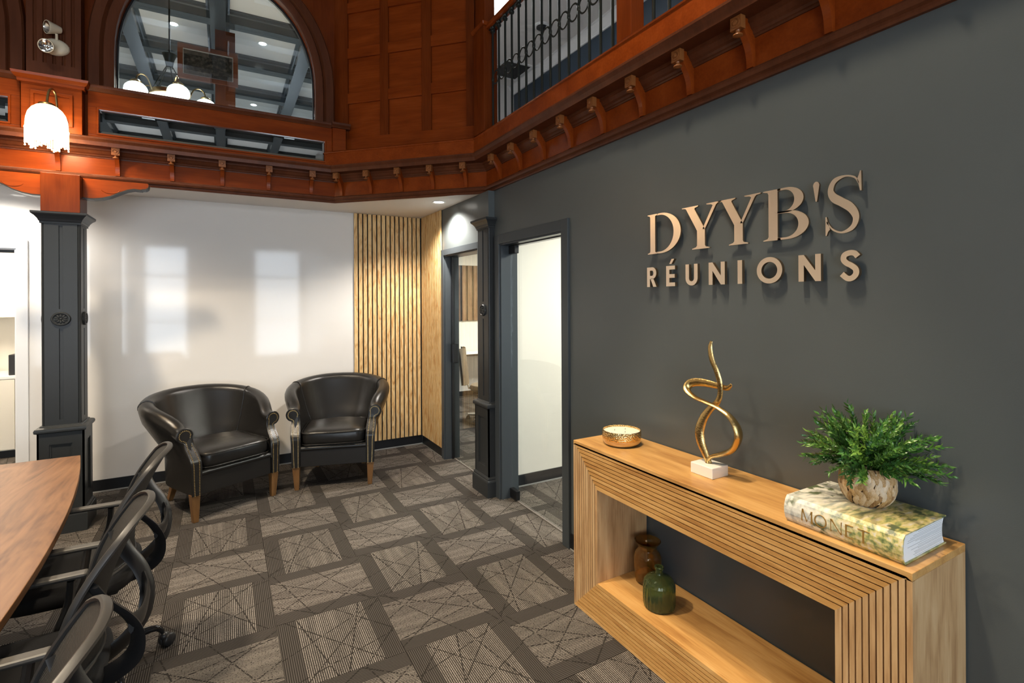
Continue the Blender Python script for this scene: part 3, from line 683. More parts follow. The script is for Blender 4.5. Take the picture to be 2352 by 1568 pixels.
bx('door_seal', 'black_metal', d1, 0.060, h1 - 0.030, 0.0, 0.085, h1 - 0.012, 2.053)
bx('door_handle', 'black_metal', d1, 0.045, h1 - 0.085, 0.98, 0.105, h1 - 0.031, 1.17, 0.005)
bx('threshold', 'sill', d1, 0.078, -h1 + 0.012, 0.0, 0.094, h1 - 0.012, 0.006)
d3 = struct(empty('door_3', (-1.447, YB, 0)), 'white cased doorway to the kitchen beside the dark column')
m = MB(); m.box(0, -0.018, 0, 0.070, 0, 2.115); m.box(-1.023, -0.018, 0, -0.953, 0, 2.115); m.box(-0.953, -0.018, 2.045, 0, 0, 2.115); m.build('door_casing', M['white_trim'], d3, bevel=0.002)
m = MB(); m.box(-0.012, -0.004, 0, 0, 0.124, 2.045); m.box(-0.953, -0.004, 0, -0.941, 0.124, 2.045); m.box(-0.941, -0.004, 2.033, -0.012, 0.124, 2.045); m.build('door_jamb', M['white_trim'], d3)
bx('door_track', 'black_metal', d3, -0.93, 0.03, 2.012, -0.012, 0.06, 2.033)

# ---- baseboards
def baseboard(name, x0, y0, x1, y1, ax):
    b = struct(empty(name))
    if ax == 'y': bx('board', 'base_black', b, x0, y0 - 0.009, 0, x1, y0, 0.10); bx('edge_strip', 'strip', b, x0, y0 - 0.017, 0.0, x1, y0 - 0.009, 0.009)
    else: bx('board', 'base_black', b, x0 - 0.009, y0, 0, x0, y1, 0.10); bx('edge_strip', 'strip', b, x0 - 0.014, y0, 0.0, x0 - 0.009, y1, 0.006)
baseboard('baseboard_back', -1.376, YB, XR - 0.01, YB, 'y')
baseboard('baseboard_right', XR, REAR, XR, 2.659, 'x')
baseboard('baseboard_corner', XR, 4.862, XR, YB - 0.01, 'x')
baseboard('baseboard_partition', XW, 3.775, 5.3, 3.775, 'y')
baseboard('baseboard_office', XW, 7.8, 5.3, 7.8, 'y')

# ---- wood slats over black felt in the corner
sw = struct(empty('wall_slats', (0, 0, 0)), 'vertical birch slats over black felt in the corner')
bx('felt_backing', 'slat_back', sw, 1.190, YB - 0.006, 0.101, XR, YB, ZC - 0.001)
bx('felt_backing', 'slat_back', sw, XR - 0.006, 4.866, 0.101, XR, YB - 0.006, ZC - 0.001)
s0 = MB().box(0, -0.014, 0.102, 0.036, 0, ZC - 0.002).mesh('slat'); s0.materials.append(M['slat'])
for i in range(15): link('slat', s0, None, sw, loc=(1.190 + 0.0492 * i, YB - 0.006, 0))
s1 = MB().box(-0.014, 0, 0.102, 0, 0.036, ZC - 0.002).mesh('slat'); s1.materials.append(M['slat'])
for i in range(12): link('slat', s1, None, sw, loc=(XR - 0.006, 4.868 + 0.0492 * i, 0))

# ------------------------------------------------------------------ columns
SQ = math.sqrt(2)
def sq(prof): return [(h * SQ, z) for h, z in prof]
def sqlathe(m, prof): return m.lathe(sq(prof), (0, 0, 0), 4, 'z', PI / 4, PI / 4 + 2 * PI)
def shaft_section(h, groove):
    pts = []; c = 0.010
    for k in range(4):
        a = k * PI / 2; ca, sa = math.cos(a), math.sin(a)
        side = [(-h + c, -h), (-h + c + 0.003, -h + 0.004), (-h + c + 0.006, -h)]
        if groove: side += [(-0.011, -h), (-0.009, -h + 0.008), (0.009, -h + 0.008), (0.011, -h)]
        side += [(h - c - 0.006, -h), (h - c - 0.003, -h + 0.004), (h - c, -h), (h - 0.003, -h + 0.003)]
        pts += [(x * ca - y * sa, x * sa + y * ca) for x, y in side]
    return pts
def carved_rosette():
    m = MB(); m.lathe([(0.049, 0.0), (0.049, -0.006), (0.045, -0.013), (0.039, -0.014), (0.036, -0.009), (0.034, -0.008), (0.0001, -0.008)], (0, 0, 0), 28, 'y')
    for k in range(10):
        a = 2 * PI * k / 10; n0 = len(m.v); m.sphere((0, 0, 0), 0.0105, 8, 6, (0.62, 0.55, 1.25))
        m.xf(Matrix.Translation((0.021 * math.sin(a), -0.0085, 0.021 * math.cos(a))) @ Matrix.Rotation(a, 4, 'Y'), n0)
    m.sphere((0, -0.009, 0), 0.0085, 10, 8, (1, 0.8, 1))
    n = MB(); n.v = [(x * 1.12, y, z) for x, y, z in m.v]; n.f = m.f
    return n
def column(loc, label, engaged=False):
    t = empty('column', loc); tag(t, label, 'column'); h = 0.106
    for z0, z1, g in ((0.745, 0.79, 0), (0.79, 1.425, 1), (1.425, 1.565, 0), (1.565, 2.150, 1), (2.150, 2.185, 0)):
        pass
    m = MB()
    for z0, z1, g in ((0.745, 0.79, 0), (0.79, 1.425, 1), (1.425, 1.565, 0), (1.565, 2.150, 1), (2.150, 2.185, 0)):
        m.prism(shaft_section(h, g), lambda a, b, d: (a, b, d), z0, z1)
    m.build('shaft', M['trim_dark'], t)
    m = sqlathe(MB(), [(0.104, 2.160), (0.112, 2.162), (0.112, 2.174), (0.117, 2.180), (0.121, 2.192), (0.134, 2.210), (0.148, 2.222), (0.151, 2.228), (0.151, 2.240), (0.10, 2.246)])
    m.build('capital', M['trim_dark'], t)
    m = sqlathe(MB(), [(0.104, 0.756), (0.112, 0.754), (0.116, 0.746), (0.126, 0.743), (0.137, 0.738), (0.142, 0.726), (0.140, 0.712), (0.130, 0.706), (0.120, 0.700)]); m.build('pedestal_cap', M['trim_dark'], t, smooth=True, angle=35)
    m = MB().box(-0.117, -0.117, 0.14, 0.117, 0.117, 0.705)
    for k in range(4):
        n0 = len(m.v); m.ring_prism([(-0.127, 0.15), (0.127, 0.15), (0.127, 0.705), (-0.127, 0.705)], [(-0.062, 0.235), (0.062, 0.235), (0.062, 0.625), (-0.062, 0.625)], lambda a, b, d: (a, d, b), -0.127, -0.116)
        m.ring_prism([(-0.062, 0.235), (0.062, 0.235), (0.062, 0.625), (-0.062, 0.625)], [(-0.052, 0.245), (0.052, 0.245), (0.052, 0.615), (-0.052, 0.615)], lambda a, b, d: (a, d, b), -0.122, -0.116)
        m.xf(Matrix.Rotation(k * PI / 2, 4, 'Z'), n0)
    m.build('pedestal', M['trim_dark'], t)
    m = sqlathe(MB(), [(0.0001, 0.0), (0.146, 0.0), (0.146, 0.120), (0.143, 0.130), (0.138, 0.136), (0.138, 0.146), (0.130, 0.158), (0.120, 0.160)]); m.build('plinth', M['trim_dark'], t)
    rm = carved_rosette().mesh('rosette', True, 40); rm.materials.append(M['trim_dark'])
    for k, (x, y) in enumerate(((0, -h), (h, 0), (0, h), (-h, 0))):
        if engaged and k in (1, 2): continue
        link('rosette', rm, None, t, loc=(x, y, 1.495), rotz=k * PI / 2)
    if engaged:
        MB().box(-h, -h, 2.246, h, h, 2.46).build('stub', M['wall_dark'], t)
    else:
        MB().box(-0.1065, -0.1065, 2.246, 0.1065, 0.1065, 2.514).build('timber_block', M['cherry_v'], t, bevel=0.002)
        for s in (1, -1):
            cv = [(0.0, 2.512), (0.385, 2.512), (0.392, 2.500), (0.388, 2.480), (0.372, 2.468), (0.352, 2.466), (0.345, 2.461), (0.30, 2.463), (0.26, 2.452), (0.21, 2.425), (0.16, 2.396), (0.11, 2.378), (0.06, 2.369), (0.02, 2.368), (0.0, 2.372)]
            MB().prism([(s * (0.107 + a), b) for a, b in cv], lambda a, b, d: (a, d, b), -0.030, 0.030).build('spandrel', M['cherry'], t)
            lo = cv[2:]; rib = MB(); 
            rib.ring_prism([(s * (0.107 + a), b) for a, b in lo], [(s * (0.107 + a), b - 0.009) for a, b in lo], lambda a, b, d: (a, d, b), -0.040, 0.040, closed=False); rib.build('spandrel_edge', M['trim_dark'], t)
            sc_ = [(s * (0.107 + 0.16 + 0.055 * math.cos(a)), -0.030, 2.445 + 0.030 * math.sin(a)) for a in [3.4 + 0.35 * i for i in range(9)]]
            MB().tube(sc_, 0.0025, 5).build('carved_scroll', M['cherry'], t)
    return t
column((-0.998, 4.752, 0), 'free-standing charcoal column with carved rosettes behind the conference table')
ec = column((1.995, 3.815, 0), 'charcoal half column on the wall between the two glass doors', True); ec.scale = (1, 1, 1.022)

# ------------------------------------------------------------------ balcony railing
rl = empty('balcony_railing', (1.84, 0, 2.95)); tag(rl, 'black iron balcony railing with ring band and red wood handrail', 'railing')
b0 = MB().lathe([(0.0085, 0.0), (0.0085, 0.80)], (0, 0, 0), 8); b0.lathe([(0.013, 0), (0.013, 0.008), (0.008, 0.02), (0.0065, 0.03)], (0, 0, 0), 10)
b0.lathe([(0.0065, 0.376), (0.010, 0.380), (0.011, 0.388), (0.011, 0.400), (0.010, 0.408), (0.0065, 0.412)], (0, 0, 0), 10)
b0.lathe([(0.0065, 0.755), (0.018, 0.762), (0.020, 0.774), (0.012, 0.786), (0.020, 0.796), (0.02, 0.80)], (0, 0, 0), 10)
bmh = b0.mesh('baluster', True, 40); bmh.materials.append(M['iron'])
rg = []
for i in range(20):
    a = 2 * PI * i / 20; rg.append((0, 0.0445 * math.cos(a), 0.394 + 0.050 * math.sin(a)))
rgm = MB().tube(rg, 0.0042, 6, closed=True, flat=(1.5, 0.8)).mesh('ring', True); rgm.materials.append(M['iron'])
Y0 = 3.522
nb = 0
for i in range(33):
    y = Y0 - 0.1005 * i
    if 1.90 < y < 2.06: continue
    link('baluster', bmh, None, rl, loc=(0, y, 0))
    if not (1.90 < y - 0.05 < 2.06) and not (1.90 < y - 0.1005 < 2.06): link('ring', rgm, None, rl, loc=(0, y - 0.05025, 0))
MB().prism([(-0.032, 0.805), (0.032, 0.805), (0.036, 0.82), (0.030, 0.845), (0.0, 0.853), (-0.030, 0.845), (-0.036, 0.82)], lambda a, b, d: (a, d, b), 0.2, 3.575).build('handrail', M['cherry'], rl)
bx('iron_rail', 'iron', rl, -0.010, 0.2, 0.797, 0.010, 3.575, 0.805)
bx('newel_post', 'cherry_v', rl, -0.045, 1.925, 0.0, 0.045, 2.035, 0.96, 0.004)

# ------------------------------------------------------------------ ceiling lamps
def downlight(loc, label, power, color, spot=110, soft=0.03, group=None):
    t = empty('downlight', loc); tag(t, label, 'downlight', group)
    MB().lathe([(0.046, -0.001), (0.062, -0.006), (0.064, -0.003), (0.064, 0.0), (0.046, 0.0)], (0, 0, 0), 28).build('trim_ring', M['white_trim'], t, smooth=True, angle=40)
    MB().lathe([(0.0001, -0.0015), (0.046, -0.0015)], (0, 0, 0), 28).build('lens', M['glow_down'], t)
    if power: light('downlight_lamp', 'SPOT', (loc[0], loc[1], loc[2] - 0.03), power, color, soft, spot=math.radians(spot), blend=0.6)
    return t
downlight((1.763, 4.491, ZC), 'lit recessed downlight in the low ceiling by the glass doors', 150, NEUT, 140)
downlight((-1.55, 5.05, ZC), 'recessed downlight left of the dark column', 60, NEUT, 160)
downlight((-0.55, 7.72, UZ), 'lit ceiling downlight left of the middle beam, seen through the arched window', 75, COOL, 150)
downlight((0.47, 7.72, UZ), 'lit ceiling downlight right of the middle beam, seen through the arched window', 75, COOL, 150)
downlight((0.47, 10.2, UZ), 'farthest lit ceiling downlight, low in the arched window', 75, COOL, 150)
fp = empty('ceiling_light', (2.66, 4.95, 5.2)); tag(fp, 'bright rectangular ceiling light above the end of the railing', 'ceiling light')
bx('diffuser', 'glow_white', fp, -0.33, -0.66, -0.012, 0.33, 0.66, -0.004); m = MB().ring_prism([(-0.35, -0.68), (0.35, -0.68), (0.35, 0.68), (-0.35, 0.68)], [(-0.33, -0.66), (0.33, -0.66), (0.33, 0.66), (-0.33, 0.66)], lambda a, b, d: (a, b, d), -0.016, 0); m.build('frame', M['white_trim'], fp)
vt = empty('ceiling_vent', (3.89, 6.85, 5.2)); tag(vt, 'dark square ceiling vent above the gallery railing', 'vent')
bx('opening', 'black_plastic', vt, -0.22, -0.25, -0.006, 0.22, 0.25, -0.001); MB().ring_prism([(-0.26, -0.29), (0.26, -0.29), (0.26, 0.29), (-0.26, 0.29)], [(-0.22, -0.25), (0.22, -0.25), (0.22, 0.25), (-0.22, 0.25)], lambda a, b, d: (a, b, d), -0.014, 0).build('frame', M['white_trim'], vt)
sd = empty('smoke_detector', (3.62, 5.55, 5.2)); tag(sd, 'small round ceiling detector with dark underside', 'smoke detector')
MB().lathe([(0.10, 0), (0.10, -0.012), (0.085, -0.02), (0.0001, -0.02)], (0, 0, 0), 20).build('plate', M['white_trim'], sd, smooth=True, angle=40); MB().lathe([(0.07, -0.02), (0.07, -0.035), (0.05, -0.05), (0.0001, -0.052)], (0, 0, 0), 18).build('sensor', M['black_plastic'], sd, smooth=True, angle=40)
av = empty('air_diffuser', (0.62, 6.42, UZ)); tag(av, 'round air diffuser in a square ceiling plate, top of the arched window', 'vent')
bx('plate', 'white_trim', av, -0.30, -0.26, -0.012, 0.30, 0.26, 0)
for r in (0.05, 0.085, 0.12, 0.15): MB().lathe([(r, -0.012), (r + 0.014, -0.03), (r + 0.020, -0.03), (r + 0.006, -0.012)], (0, 0, 0), 28).build('louvre', M['grey_plastic'], av, smooth=True)
MB().lathe([(0.17, -0.0125), (0.0001, -0.0125)], (0, 0, 0), 28).build('dark_core', M['black_plastic'], av)

# chandelier in the room behind the arched window
CH = (-0.478, 6.2, 3.62)
ch = empty('chandelier', CH); tag(ch, 'brass chandelier with lit white globes behind the arched window', 'chandelier')
MB().lathe([(0.008, 0.50), (0.008, UZ - CH[2] - 0.02), (0.05, UZ - CH[2] - 0.02), (0.055, UZ - CH[2] - 0.001), (0.0001, UZ - CH[2] - 0.001)], (0, 0, 0), 10).build('rod', M['iron'], ch)
MB().lathe([(0.0001, 0.36), (0.03, 0.37), (0.032, 0.40), (0.045, 0.46), (0.060, 0.50), (0.066, 0.51), (0.0001, 0.53)], (0, 0, 0), 18).build('hub', M['iron'], ch, smooth=True, angle=50)
MB().lathe([(0.0001, -0.02), (0.09, -0.01), (0.145, 0.025), (0.165, 0.075)], (0, 0, 0), 24).build('bowl', M['glow_globe'], ch, smooth=True)
MB().lathe([(0.165, 0.070), (0.172, 0.075), (0.172, 0.115), (0.165, 0.12), (0.160, 0.115)], (0, 0, 0), 24).build('bowl_band', M['antique_brass'], ch, smooth=True)
gl = MB().sphere((0, 0, 0), 0.098, 18, 12, (1, 1, 0.85)).mesh('globe', True); gl.materials.append(M['glow_globe'])
for k in range(5):
    a = 0.62 + 2 * PI * k / 5 + PI; ca, sa = math.cos(a), math.sin(a)
    MB().tube([(ca * 0.03, sa * 0.03, 0.38), (ca * 0.165, sa * 0.165, 0.11)], 0.005, 6).build('support_bar', M['iron'], ch)
    MB().tube(catmull([(ca * r, sa * r, z) for r, z in ((0.165, 0.09), (0.21, 0.19), (0.26, 0.21), (0.30, 0.18), (0.315, 0.12))], 6), 0.007, 7).build('arm', M['antique_brass'], ch, smooth=True)
    MB().lathe([(0.045, 0.10), (0.05, 0.115), (0.03, 0.135), (0.0001, 0.14)], (ca * 0.315, sa * 0.315, 0), 14).build('globe_cap', M['antique_brass'], ch, smooth=True)
    link('globe', gl, None, ch, loc=(ca * 0.315, sa * 0.315, 0.03))
light('chandelier_lamp', 'POINT', (CH[0], CH[1], CH[2] - 0.25), 60, WARM, 0.15)
# wooden pier in the same room; its print stands in for a reflection in the glass
pr = struct(empty('trim_9', (0.02, 7.28, 2.9)), 'dark wooden pier in the room behind the arched window'); bx('pier_shaft', 'cherry_dark', pr, -0.11, 0, 0, 0.11, 0.14, 2.10)
pf = empty('reflected_picture', (-0.16, 7.275, 4.52)); tag(pf, 'dark framed print added on the pier in place of a picture reflected in the arched window', 'picture')
MB().ring_prism([(-0.32, -0.21), (0.32, -0.21), (0.32, 0.21), (-0.32, 0.21)], [(-0.265, -0.155), (0.265, -0.155), (0.265, 0.155), (-0.265, 0.155)], lambda a, b, d: (a, d, b), -0.035, 0.0).build('frame', M['cherry_dark'], pf, bevel=0.004)
MB().ring_prism([(-0.267, -0.157), (0.267, -0.157), (0.267, 0.157), (-0.267, 0.157)], [(-0.258, -0.148), (0.258, -0.148), (0.258, 0.148), (-0.258, 0.148)], lambda a, b, d: (a, d, b), -0.026, -0.01).build('fillet', M['strip'], pf)
bx('print', 'print', pf, -0.265, -0.012, -0.155, 0.265, -0.002, 0.155)

# ------------------------------------------------------------------ wall lamp and emergency light
SX, SY = -1.052, 4.58
sc = empty('wall_lamp', (SX, SY, 2.66)); tag(sc, 'lit brass wall lamp with domed glass shade and bead fringe', 'wall lamp')
MB().lathe([(0.112, 0.13), (0.111, 0.17), (0.108, 0.20), (0.098, 0.24), (0.080, 0.270), (0.058, 0.290), (0.042, 0.298)], (0, 0, 0), 32).build('shade', M['glow_warm'], sc, smooth=True)
MB().lathe([(0.112, 0.125), (0.116, 0.128), (0.116, 0.134), (0.112, 0.137)], (0, 0, 0), 32).build('shade_rim', M['glow_warm'], sc, smooth=True)
MB().lathe([(0.0001, 0.318), (0.030, 0.316), (0.046, 0.308), (0.048, 0.296), (0.042, 0.292)], (0, 0, 0), 24).build('cap', M['antique_brass'], sc, smooth=True, angle=50)
fm = MB(); random.seed(3)
for k in range(64):
    a = 2 * PI * k / 64; ln = 0.072 + 0.045 * (0.5 + 0.5 * math.sin(k * 0.55)) * random.uniform(0.75, 1) + (0.012 if k % 3 == 0 else 0)
    x, y = 0.111 * math.cos(a), 0.111 * math.sin(a)
    fm.tube([(x, y, 0.132), (x, y, 0.132 - ln)], 0.0030, 5); fm.sphere((x, y, 0.130 - ln), 0.0050, 6, 4)
fo = fm.build('bead_fringe', M['glow_warm'], sc, smooth=True); fo['kind'] = 'stuff'
arm = catmull([(0.0, 0.0, 0.315), (0.004, 0.004, 0.37), (0.010, 0.022, 0.415), (0.020, 0.052, 0.43), (0.028, 0.085, 0.40), (0.030, 0.105, 0.33), (0.030, 0.120, 0.27), (0.030, 0.132, 0.24)], 6)
MB().tube(arm, 0.0075, 8).build('arm', M['antique_brass'], sc, smooth=True)
MB().lathe([(0.055, 0.0), (0.055, -0.006), (0.042, -0.014), (0.038, -0.012), (0.02, -0.016), (0.0001, -0.016)], (0.03, 0.134, 0.235), 8, 'y').build('back_plate', M['antique_brass'], sc)
light('wall_lamp_bulb', 'POINT', (SX, SY, 2.80), 20, (1.0, 0.66, 0.34), 0.05)

eml = empty('emergency_light', (-1.045, 4.768, 3.44)); tag(eml, 'ivory twin-head emergency light on the fluted pilaster', 'emergency light')
m = MB().lathe([(0.0001, -0.030), (0.045, -0.028), (0.068, -0.018), (0.074, 0.0), (0.074, 0.002)], (0, 0, 0), 24, 'y'); m.v = [(x * 1.06, y, z * 0.80) for x, y, z in m.v]; m.build('base_plate', M['ivory'], eml, smooth=True, angle=50)
def lamp_head(off, rot):
    h = empty('lamp_head', off, parent=eml); h.rotation_euler = rot
    MB().lathe([(0.0001, 0.055), (0.022, 0.052), (0.030, 0.030), (0.041, -0.010), (0.046, -0.022), (0.046, -0.030), (0.041, -0.030)], (0, 0, 0), 20, 'y').build('shell', M['ivory'], h, smooth=True, angle=50)
    MB().lathe([(0.041, -0.029), (0.028, -0.012), (0.012, -0.006), (0.0001, -0.016)], (0, 0, 0), 20, 'y').build('reflector', M['chrome'], h, smooth=True)
lamp_head((-0.012, -0.045, 0.115), (0.15, 0.0, -0.95)); lamp_head((-0.028, -0.070, -0.030), (0.25, 0.0, -0.15))
MB().tube([(0.010, -0.022, 0.045), (0.012, -0.035, 0.085)], 0.008, 8).build('swivel', M['ivory'], eml); MB().tube([(-0.015, -0.022, -0.01), (-0.026, -0.035, -0.022)], 0.010, 8).build('swivel', M['ivory'], eml)

# ------------------------------------------------------------------ sign letters
sgn = empty('wall_sign', (XR, 1.43, 1.86)); tag(sgn, 'bronze metal letters spelling DYYB\'S RÉUNIONS on the charcoal wall', 'sign')
def L_(x, yl, H, z0):
    """letter-plane mapping: a to the right (towards -y), b up; d out of the wall"""
    return lambda a, b, d: (-d, (yl - 1.43) - a * H, (z0 - 1.86) + b * H)
def arcpts(cx, cz, rx, rz, a0, a1, n=20): return [(cx + rx * math.cos(a0 + (a1 - a0) * i / n), cz + rz * math.sin(a0 + (a1 - a0) * i / n)) for i in range(n + 1)]
def stroke(pts, ws, n=8):
    q = catmull([(p[0], p[1], w) for p, w in zip(pts, ws)], n); Lf, Rt = [], []
    for i in range(len(q)):
        t = q[min(i + 1, len(q) - 1)] - q[max(i - 1, 0)]; t = Vector((t.x, t.y)).normalized(); nn = Vector((-t.y, t.x)); w = q[i].z / 2
        Lf.append((q[i].x + nn.x * w, q[i].y + nn.y * w)); Rt.append((q[i].x - nn.x * w, q[i].y - nn.y * w))
    return Lf, Rt
HP = PI / 2
def g_serif(ch, m, fn, d0, d1, w):
    P = lambda poly: m.prism([(a * w, b) for a, b in poly], fn, d0, d1)
    R = lambda o, i: m.ring_prism([(a * w, b) for a, b in o], [(a * w, b) for a, b in i], fn, d0, d1, False)
    if ch == 'D':
        P([(0, 0), (0.33, 0), (0.33, 0.018), (0.24, 0.05), (0.24, 0.95), (0.33, 0.982), (0.33, 1), (0, 1), (0, 0.982), (0.07, 0.96), (0.085, 0.92), (0.085, 0.08), (0.07, 0.04), (0, 0.018)])
        R([(0.30, 1)] + arcpts(0.40, 0.5, 0.60, 0.5, HP, -HP, 28) + [(0.30, 0)], [(0.30, 0.955)] + arcpts(0.38, 0.5, 0.415, 0.455, HP, -HP, 28) + [(0.30, 0.045)])
    elif ch == 'Y':
        P([(0.0, 1), (0.43, 1), (0.43, 0.98), (0.345, 0.955), (0.335, 0.93), (0.60, 0.44), (0.60, 0.08), (0.62, 0.045), (0.72, 0.018), (0.72, 0), (0.27, 0), (0.27, 0.018), (0.37, 0.045), (0.40, 0.08), (0.40, 0.42), (0.115, 0.95), (0.09, 0.97), (0.0, 0.982)])
        P([(0.535, 0.44), (0.60, 0.44), (0.875, 0.94), (0.91, 0.97), (1.0, 0.982), (1.0, 1), (0.64, 1), (0.64, 0.982), (0.755, 0.965), (0.795, 0.94)])
    elif ch == 'B':
        P([(0, 0), (0.40, 0), (0.40, 0.03), (0.335, 0.05), (0.335, 0.95), (0.40, 0.97), (0.40, 1), (0, 1), (0, 0.982), (0.10, 0.96), (0.125, 0.92), (0.125, 0.08), (0.10, 0.04), (0, 0.018)])
        R([(0.33, 1)] + arcpts(0.52, 0.76, 0.375, 0.24, HP, -HP, 22) + [(0.33, 0.52)], [(0.33, 0.96)] + arcpts(0.48, 0.755, 0.22, 0.205, HP, -HP, 22) + [(0.33, 0.55)])
        R([(0.33, 0.55)] + arcpts(0.54, 0.275, 0.46, 0.275, HP, -HP, 22) + [(0.33, 0)], [(0.33, 0.515)] + arcpts(0.50, 0.275, 0.285, 0.235, HP, -HP, 22) + [(0.33, 0.04)])
    elif ch == "'":
        P(arcpts(0.5, 0.90, 0.5, 0.09, 0.25, PI - 0.25, 12) + [(0.38, 0.64), (0.42, 0.625), (0.58, 0.625), (0.62, 0.64)])
    elif ch == 'S':
        a, b = stroke([(0.90, 0.83), (0.80, 0.945), (0.55, 1.0), (0.28, 0.945), (0.17, 0.79), (0.24, 0.655), (0.46, 0.545), (0.70, 0.42), (0.83, 0.25), (0.74, 0.075), (0.47, 0.0), (0.22, 0.07), (0.06, 0.22)],
                      [0.03, 0.035, 0.035, 0.10, 0.155, 0.175, 0.165, 0.175, 0.165, 0.10, 0.035, 0.035, 0.03])
        a = [(x, 0.012 + z * 0.976) for x, z in a]; b = [(x, 0.012 + z * 0.976) for x, z in b]; R(a, b)
        P([(0.935, 1.03), (0.965, 1.03), (0.975, 0.69), (0.935, 0.69), (0.90, 0.80), (0.86, 0.90), (0.90, 0.955)])
        P([(0.025, -0.025), (0.055, -0.02), (0.095, 0.05), (0.15, 0.085), (0.10, 0.19), (0.055, 0.315), (0.02, 0.315)])
def g_sans(ch, m, fn, d0, d1, w):
    P = lambda poly: m.prism(poly, fn, d0, d1); s = 0.205
    R = lambda o, i, c=False: m.ring_prism(o, i, fn, d0, d1, c)
    if ch == 'I': P([(0, 0), (w, 0), (w, 1), (0, 1)])
    elif ch in 'EÉ':
        P([(0, 0), (w, 0), (w, 0.185), (s, 0.185), (s, 0.41), (w * 0.97, 0.41), (w * 0.97, 0.59), (s, 0.59), (s, 0.815), (w, 0.815), (w, 1), (0, 1)])
        if ch == 'É': P([(w * 0.36, 1.09), (w * 0.62, 1.09), (w * 0.92, 1.33), (w * 0.62, 1.33)])
    elif ch == 'N': P([(0, 0), (s, 0), (s, 0.62), (w - s, 0), (w, 0), (w, 1), (w - s, 1), (w - s, 0.40), (s, 1), (0, 1)])
    elif ch == 'U':
        R([(0, 1)] + arcpts(w / 2, w * 0.5, w / 2, w * 0.5, PI, 2 * PI, 18) + [(w, 1)], [(s, 1)] + arcpts(w / 2, w * 0.5, w / 2 - s, w * 0.5 - s * 0.95, PI, 2 * PI, 18) + [(w - s, 1)])
    elif ch == 'O':
        R(arcpts(w / 2, 0.5, w / 2, 0.53, 0, 2 * PI, 40)[:-1], arcpts(w / 2, 0.5, w / 2 - s, 0.53 - s * 0.95, 0, 2 * PI, 40)[:-1], True)
    elif ch == 'R':
        P([(0, 0), (s, 0), (s, 1), (0, 1)])
        R([(s, 1)] + arcpts(w * 0.55, 0.70, w * 0.43, 0.30, HP, -HP, 16) + [(s, 0.40)], [(s, 0.835)] + arcpts(w * 0.52, 0.70, w * 0.43 - s * 0.85, 0.135, HP, -HP, 16) + [(s, 0.565)])
        P([(w * 0.36, 0.42), (w * 0.66, 0.44), (w, 0), (w * 0.66, 0)])
    elif ch == 'S':
        a, b = stroke([(w * 0.90, 0.80), (w * 0.74, 0.92), (w * 0.50, 0.945), (w * 0.25, 0.88), (w * 0.19, 0.73), (w * 0.33, 0.60), (w * 0.58, 0.50), (w * 0.79, 0.37), (w * 0.80, 0.20), (w * 0.62, 0.07), (w * 0.38, 0.06), (w * 0.10, 0.22)],
                      [0.19] * 12); R(a, b)
SOLID = {'D': (0.16, 0.5), 'Y': (0.5, 0.2), 'B': (0.23, 0.5), "'": (0.5, 0.88), 'S': (0.47, 0.545), 'r': (0.12, 0.5), 'é': (0.12, 0.5), 'u': (0.12, 0.8), 'n': (0.1, 0.5), 'i': (0.5, 0.5), 'o': (0.08, 0.5), 's': (0.46, 0.545)}
def letter(fn_, ch, yl, yr, z0, H, thick, nm):
    f = L_(0, yl, H, z0); w = (yl - yr) / H
    m = MB(); fn_(ch, m, f, 0.014, 0.014 + thick, w)
    o = m.build(nm, M['letter'], sgn); o.data.materials.append(M['letter_side'])
    for p in o.data.polygons:
        if abs(p.normal.x) < 0.5: p.material_index = 1
    pa, pb = SOLID[ch if fn_ is g_serif else ch.lower()]; st = MB()
    st.lathe([(0.003, 0), (0.003, -0.015)], (0, yl - 1.43 - pa * w * H, z0 - 1.86 + pb * H), 6, 'x')
    st.build('standoff', M['black_metal'], o)
for ch, a, b in (('D', 1.944, 1.724), ('Y', 1.716, 1.494), ('Y', 1.512, 1.304), ('B', 1.293, 1.107), ("'", 1.091, 1.067), ('S', 1.049, 0.921)):
    letter(g_serif, ch, a, b, 1.843, 0.204, 0.010, 'serif_letter')
for ch, a, b in (('R', 1.944, 1.878), ('É', 1.813, 1.756), ('U', 1.691, 1.620), ('N', 1.558, 1.473), ('I', 1.409, 1.387), ('O', 1.319, 1.209), ('N', 1.144, 1.060), ('S', 0.994, 0.928)):
    letter(g_sans, ch, a, b, 1.674, 0.101, 0.016, 'block_letter')

# ------------------------------------------------------------------ console table
CX0, CX1, CY0, CY1, CZ = 1.604, 1.938, 0.652, 2.172, 0.868
cs = empty('console_table', ((CX0 + CX1) / 2, (CY0 + CY1) / 2, 0)); tag(cs, 'honey wood console table with mitred slatted front under the sign', 'console table')
ox, oy = (CX0 + CX1) / 2, (CY0 + CY1) / 2
def cb(name, mat, x0, y0, z0, x1, y1, z1, bev=0.0015): return bx(name, mat, cs, x0 - ox, y0 - oy, z0, x1 - ox, y1 - oy, z1, bev)
xb = CX0 + 0.014; T = 0.022
cb('top_board', 'console', CX0, CY0, CZ - T, CX1, CY1, CZ); cb('side_board', 'console_v', xb, CY0, 0.0, CX1, CY0 + T, CZ - T); cb('side_board', 'console_v', xb, CY1 - T, 0.0, CX1, CY1, CZ - T); cb('bottom_board', 'console', xb, CY0 + T, 0.0, CX1, CY1 - T, T)
IY0, IY1, IZ0, IZ1 = 0.852, 1.979, 0.199, 0.664
cb('shelf_board', 'console', xb, IY0 - T, IZ0 - T, CX1, IY1 + T, IZ0); cb('liner_top', 'console', xb, IY0 - T, IZ1, CX1, IY1 + T, IZ1 + T)
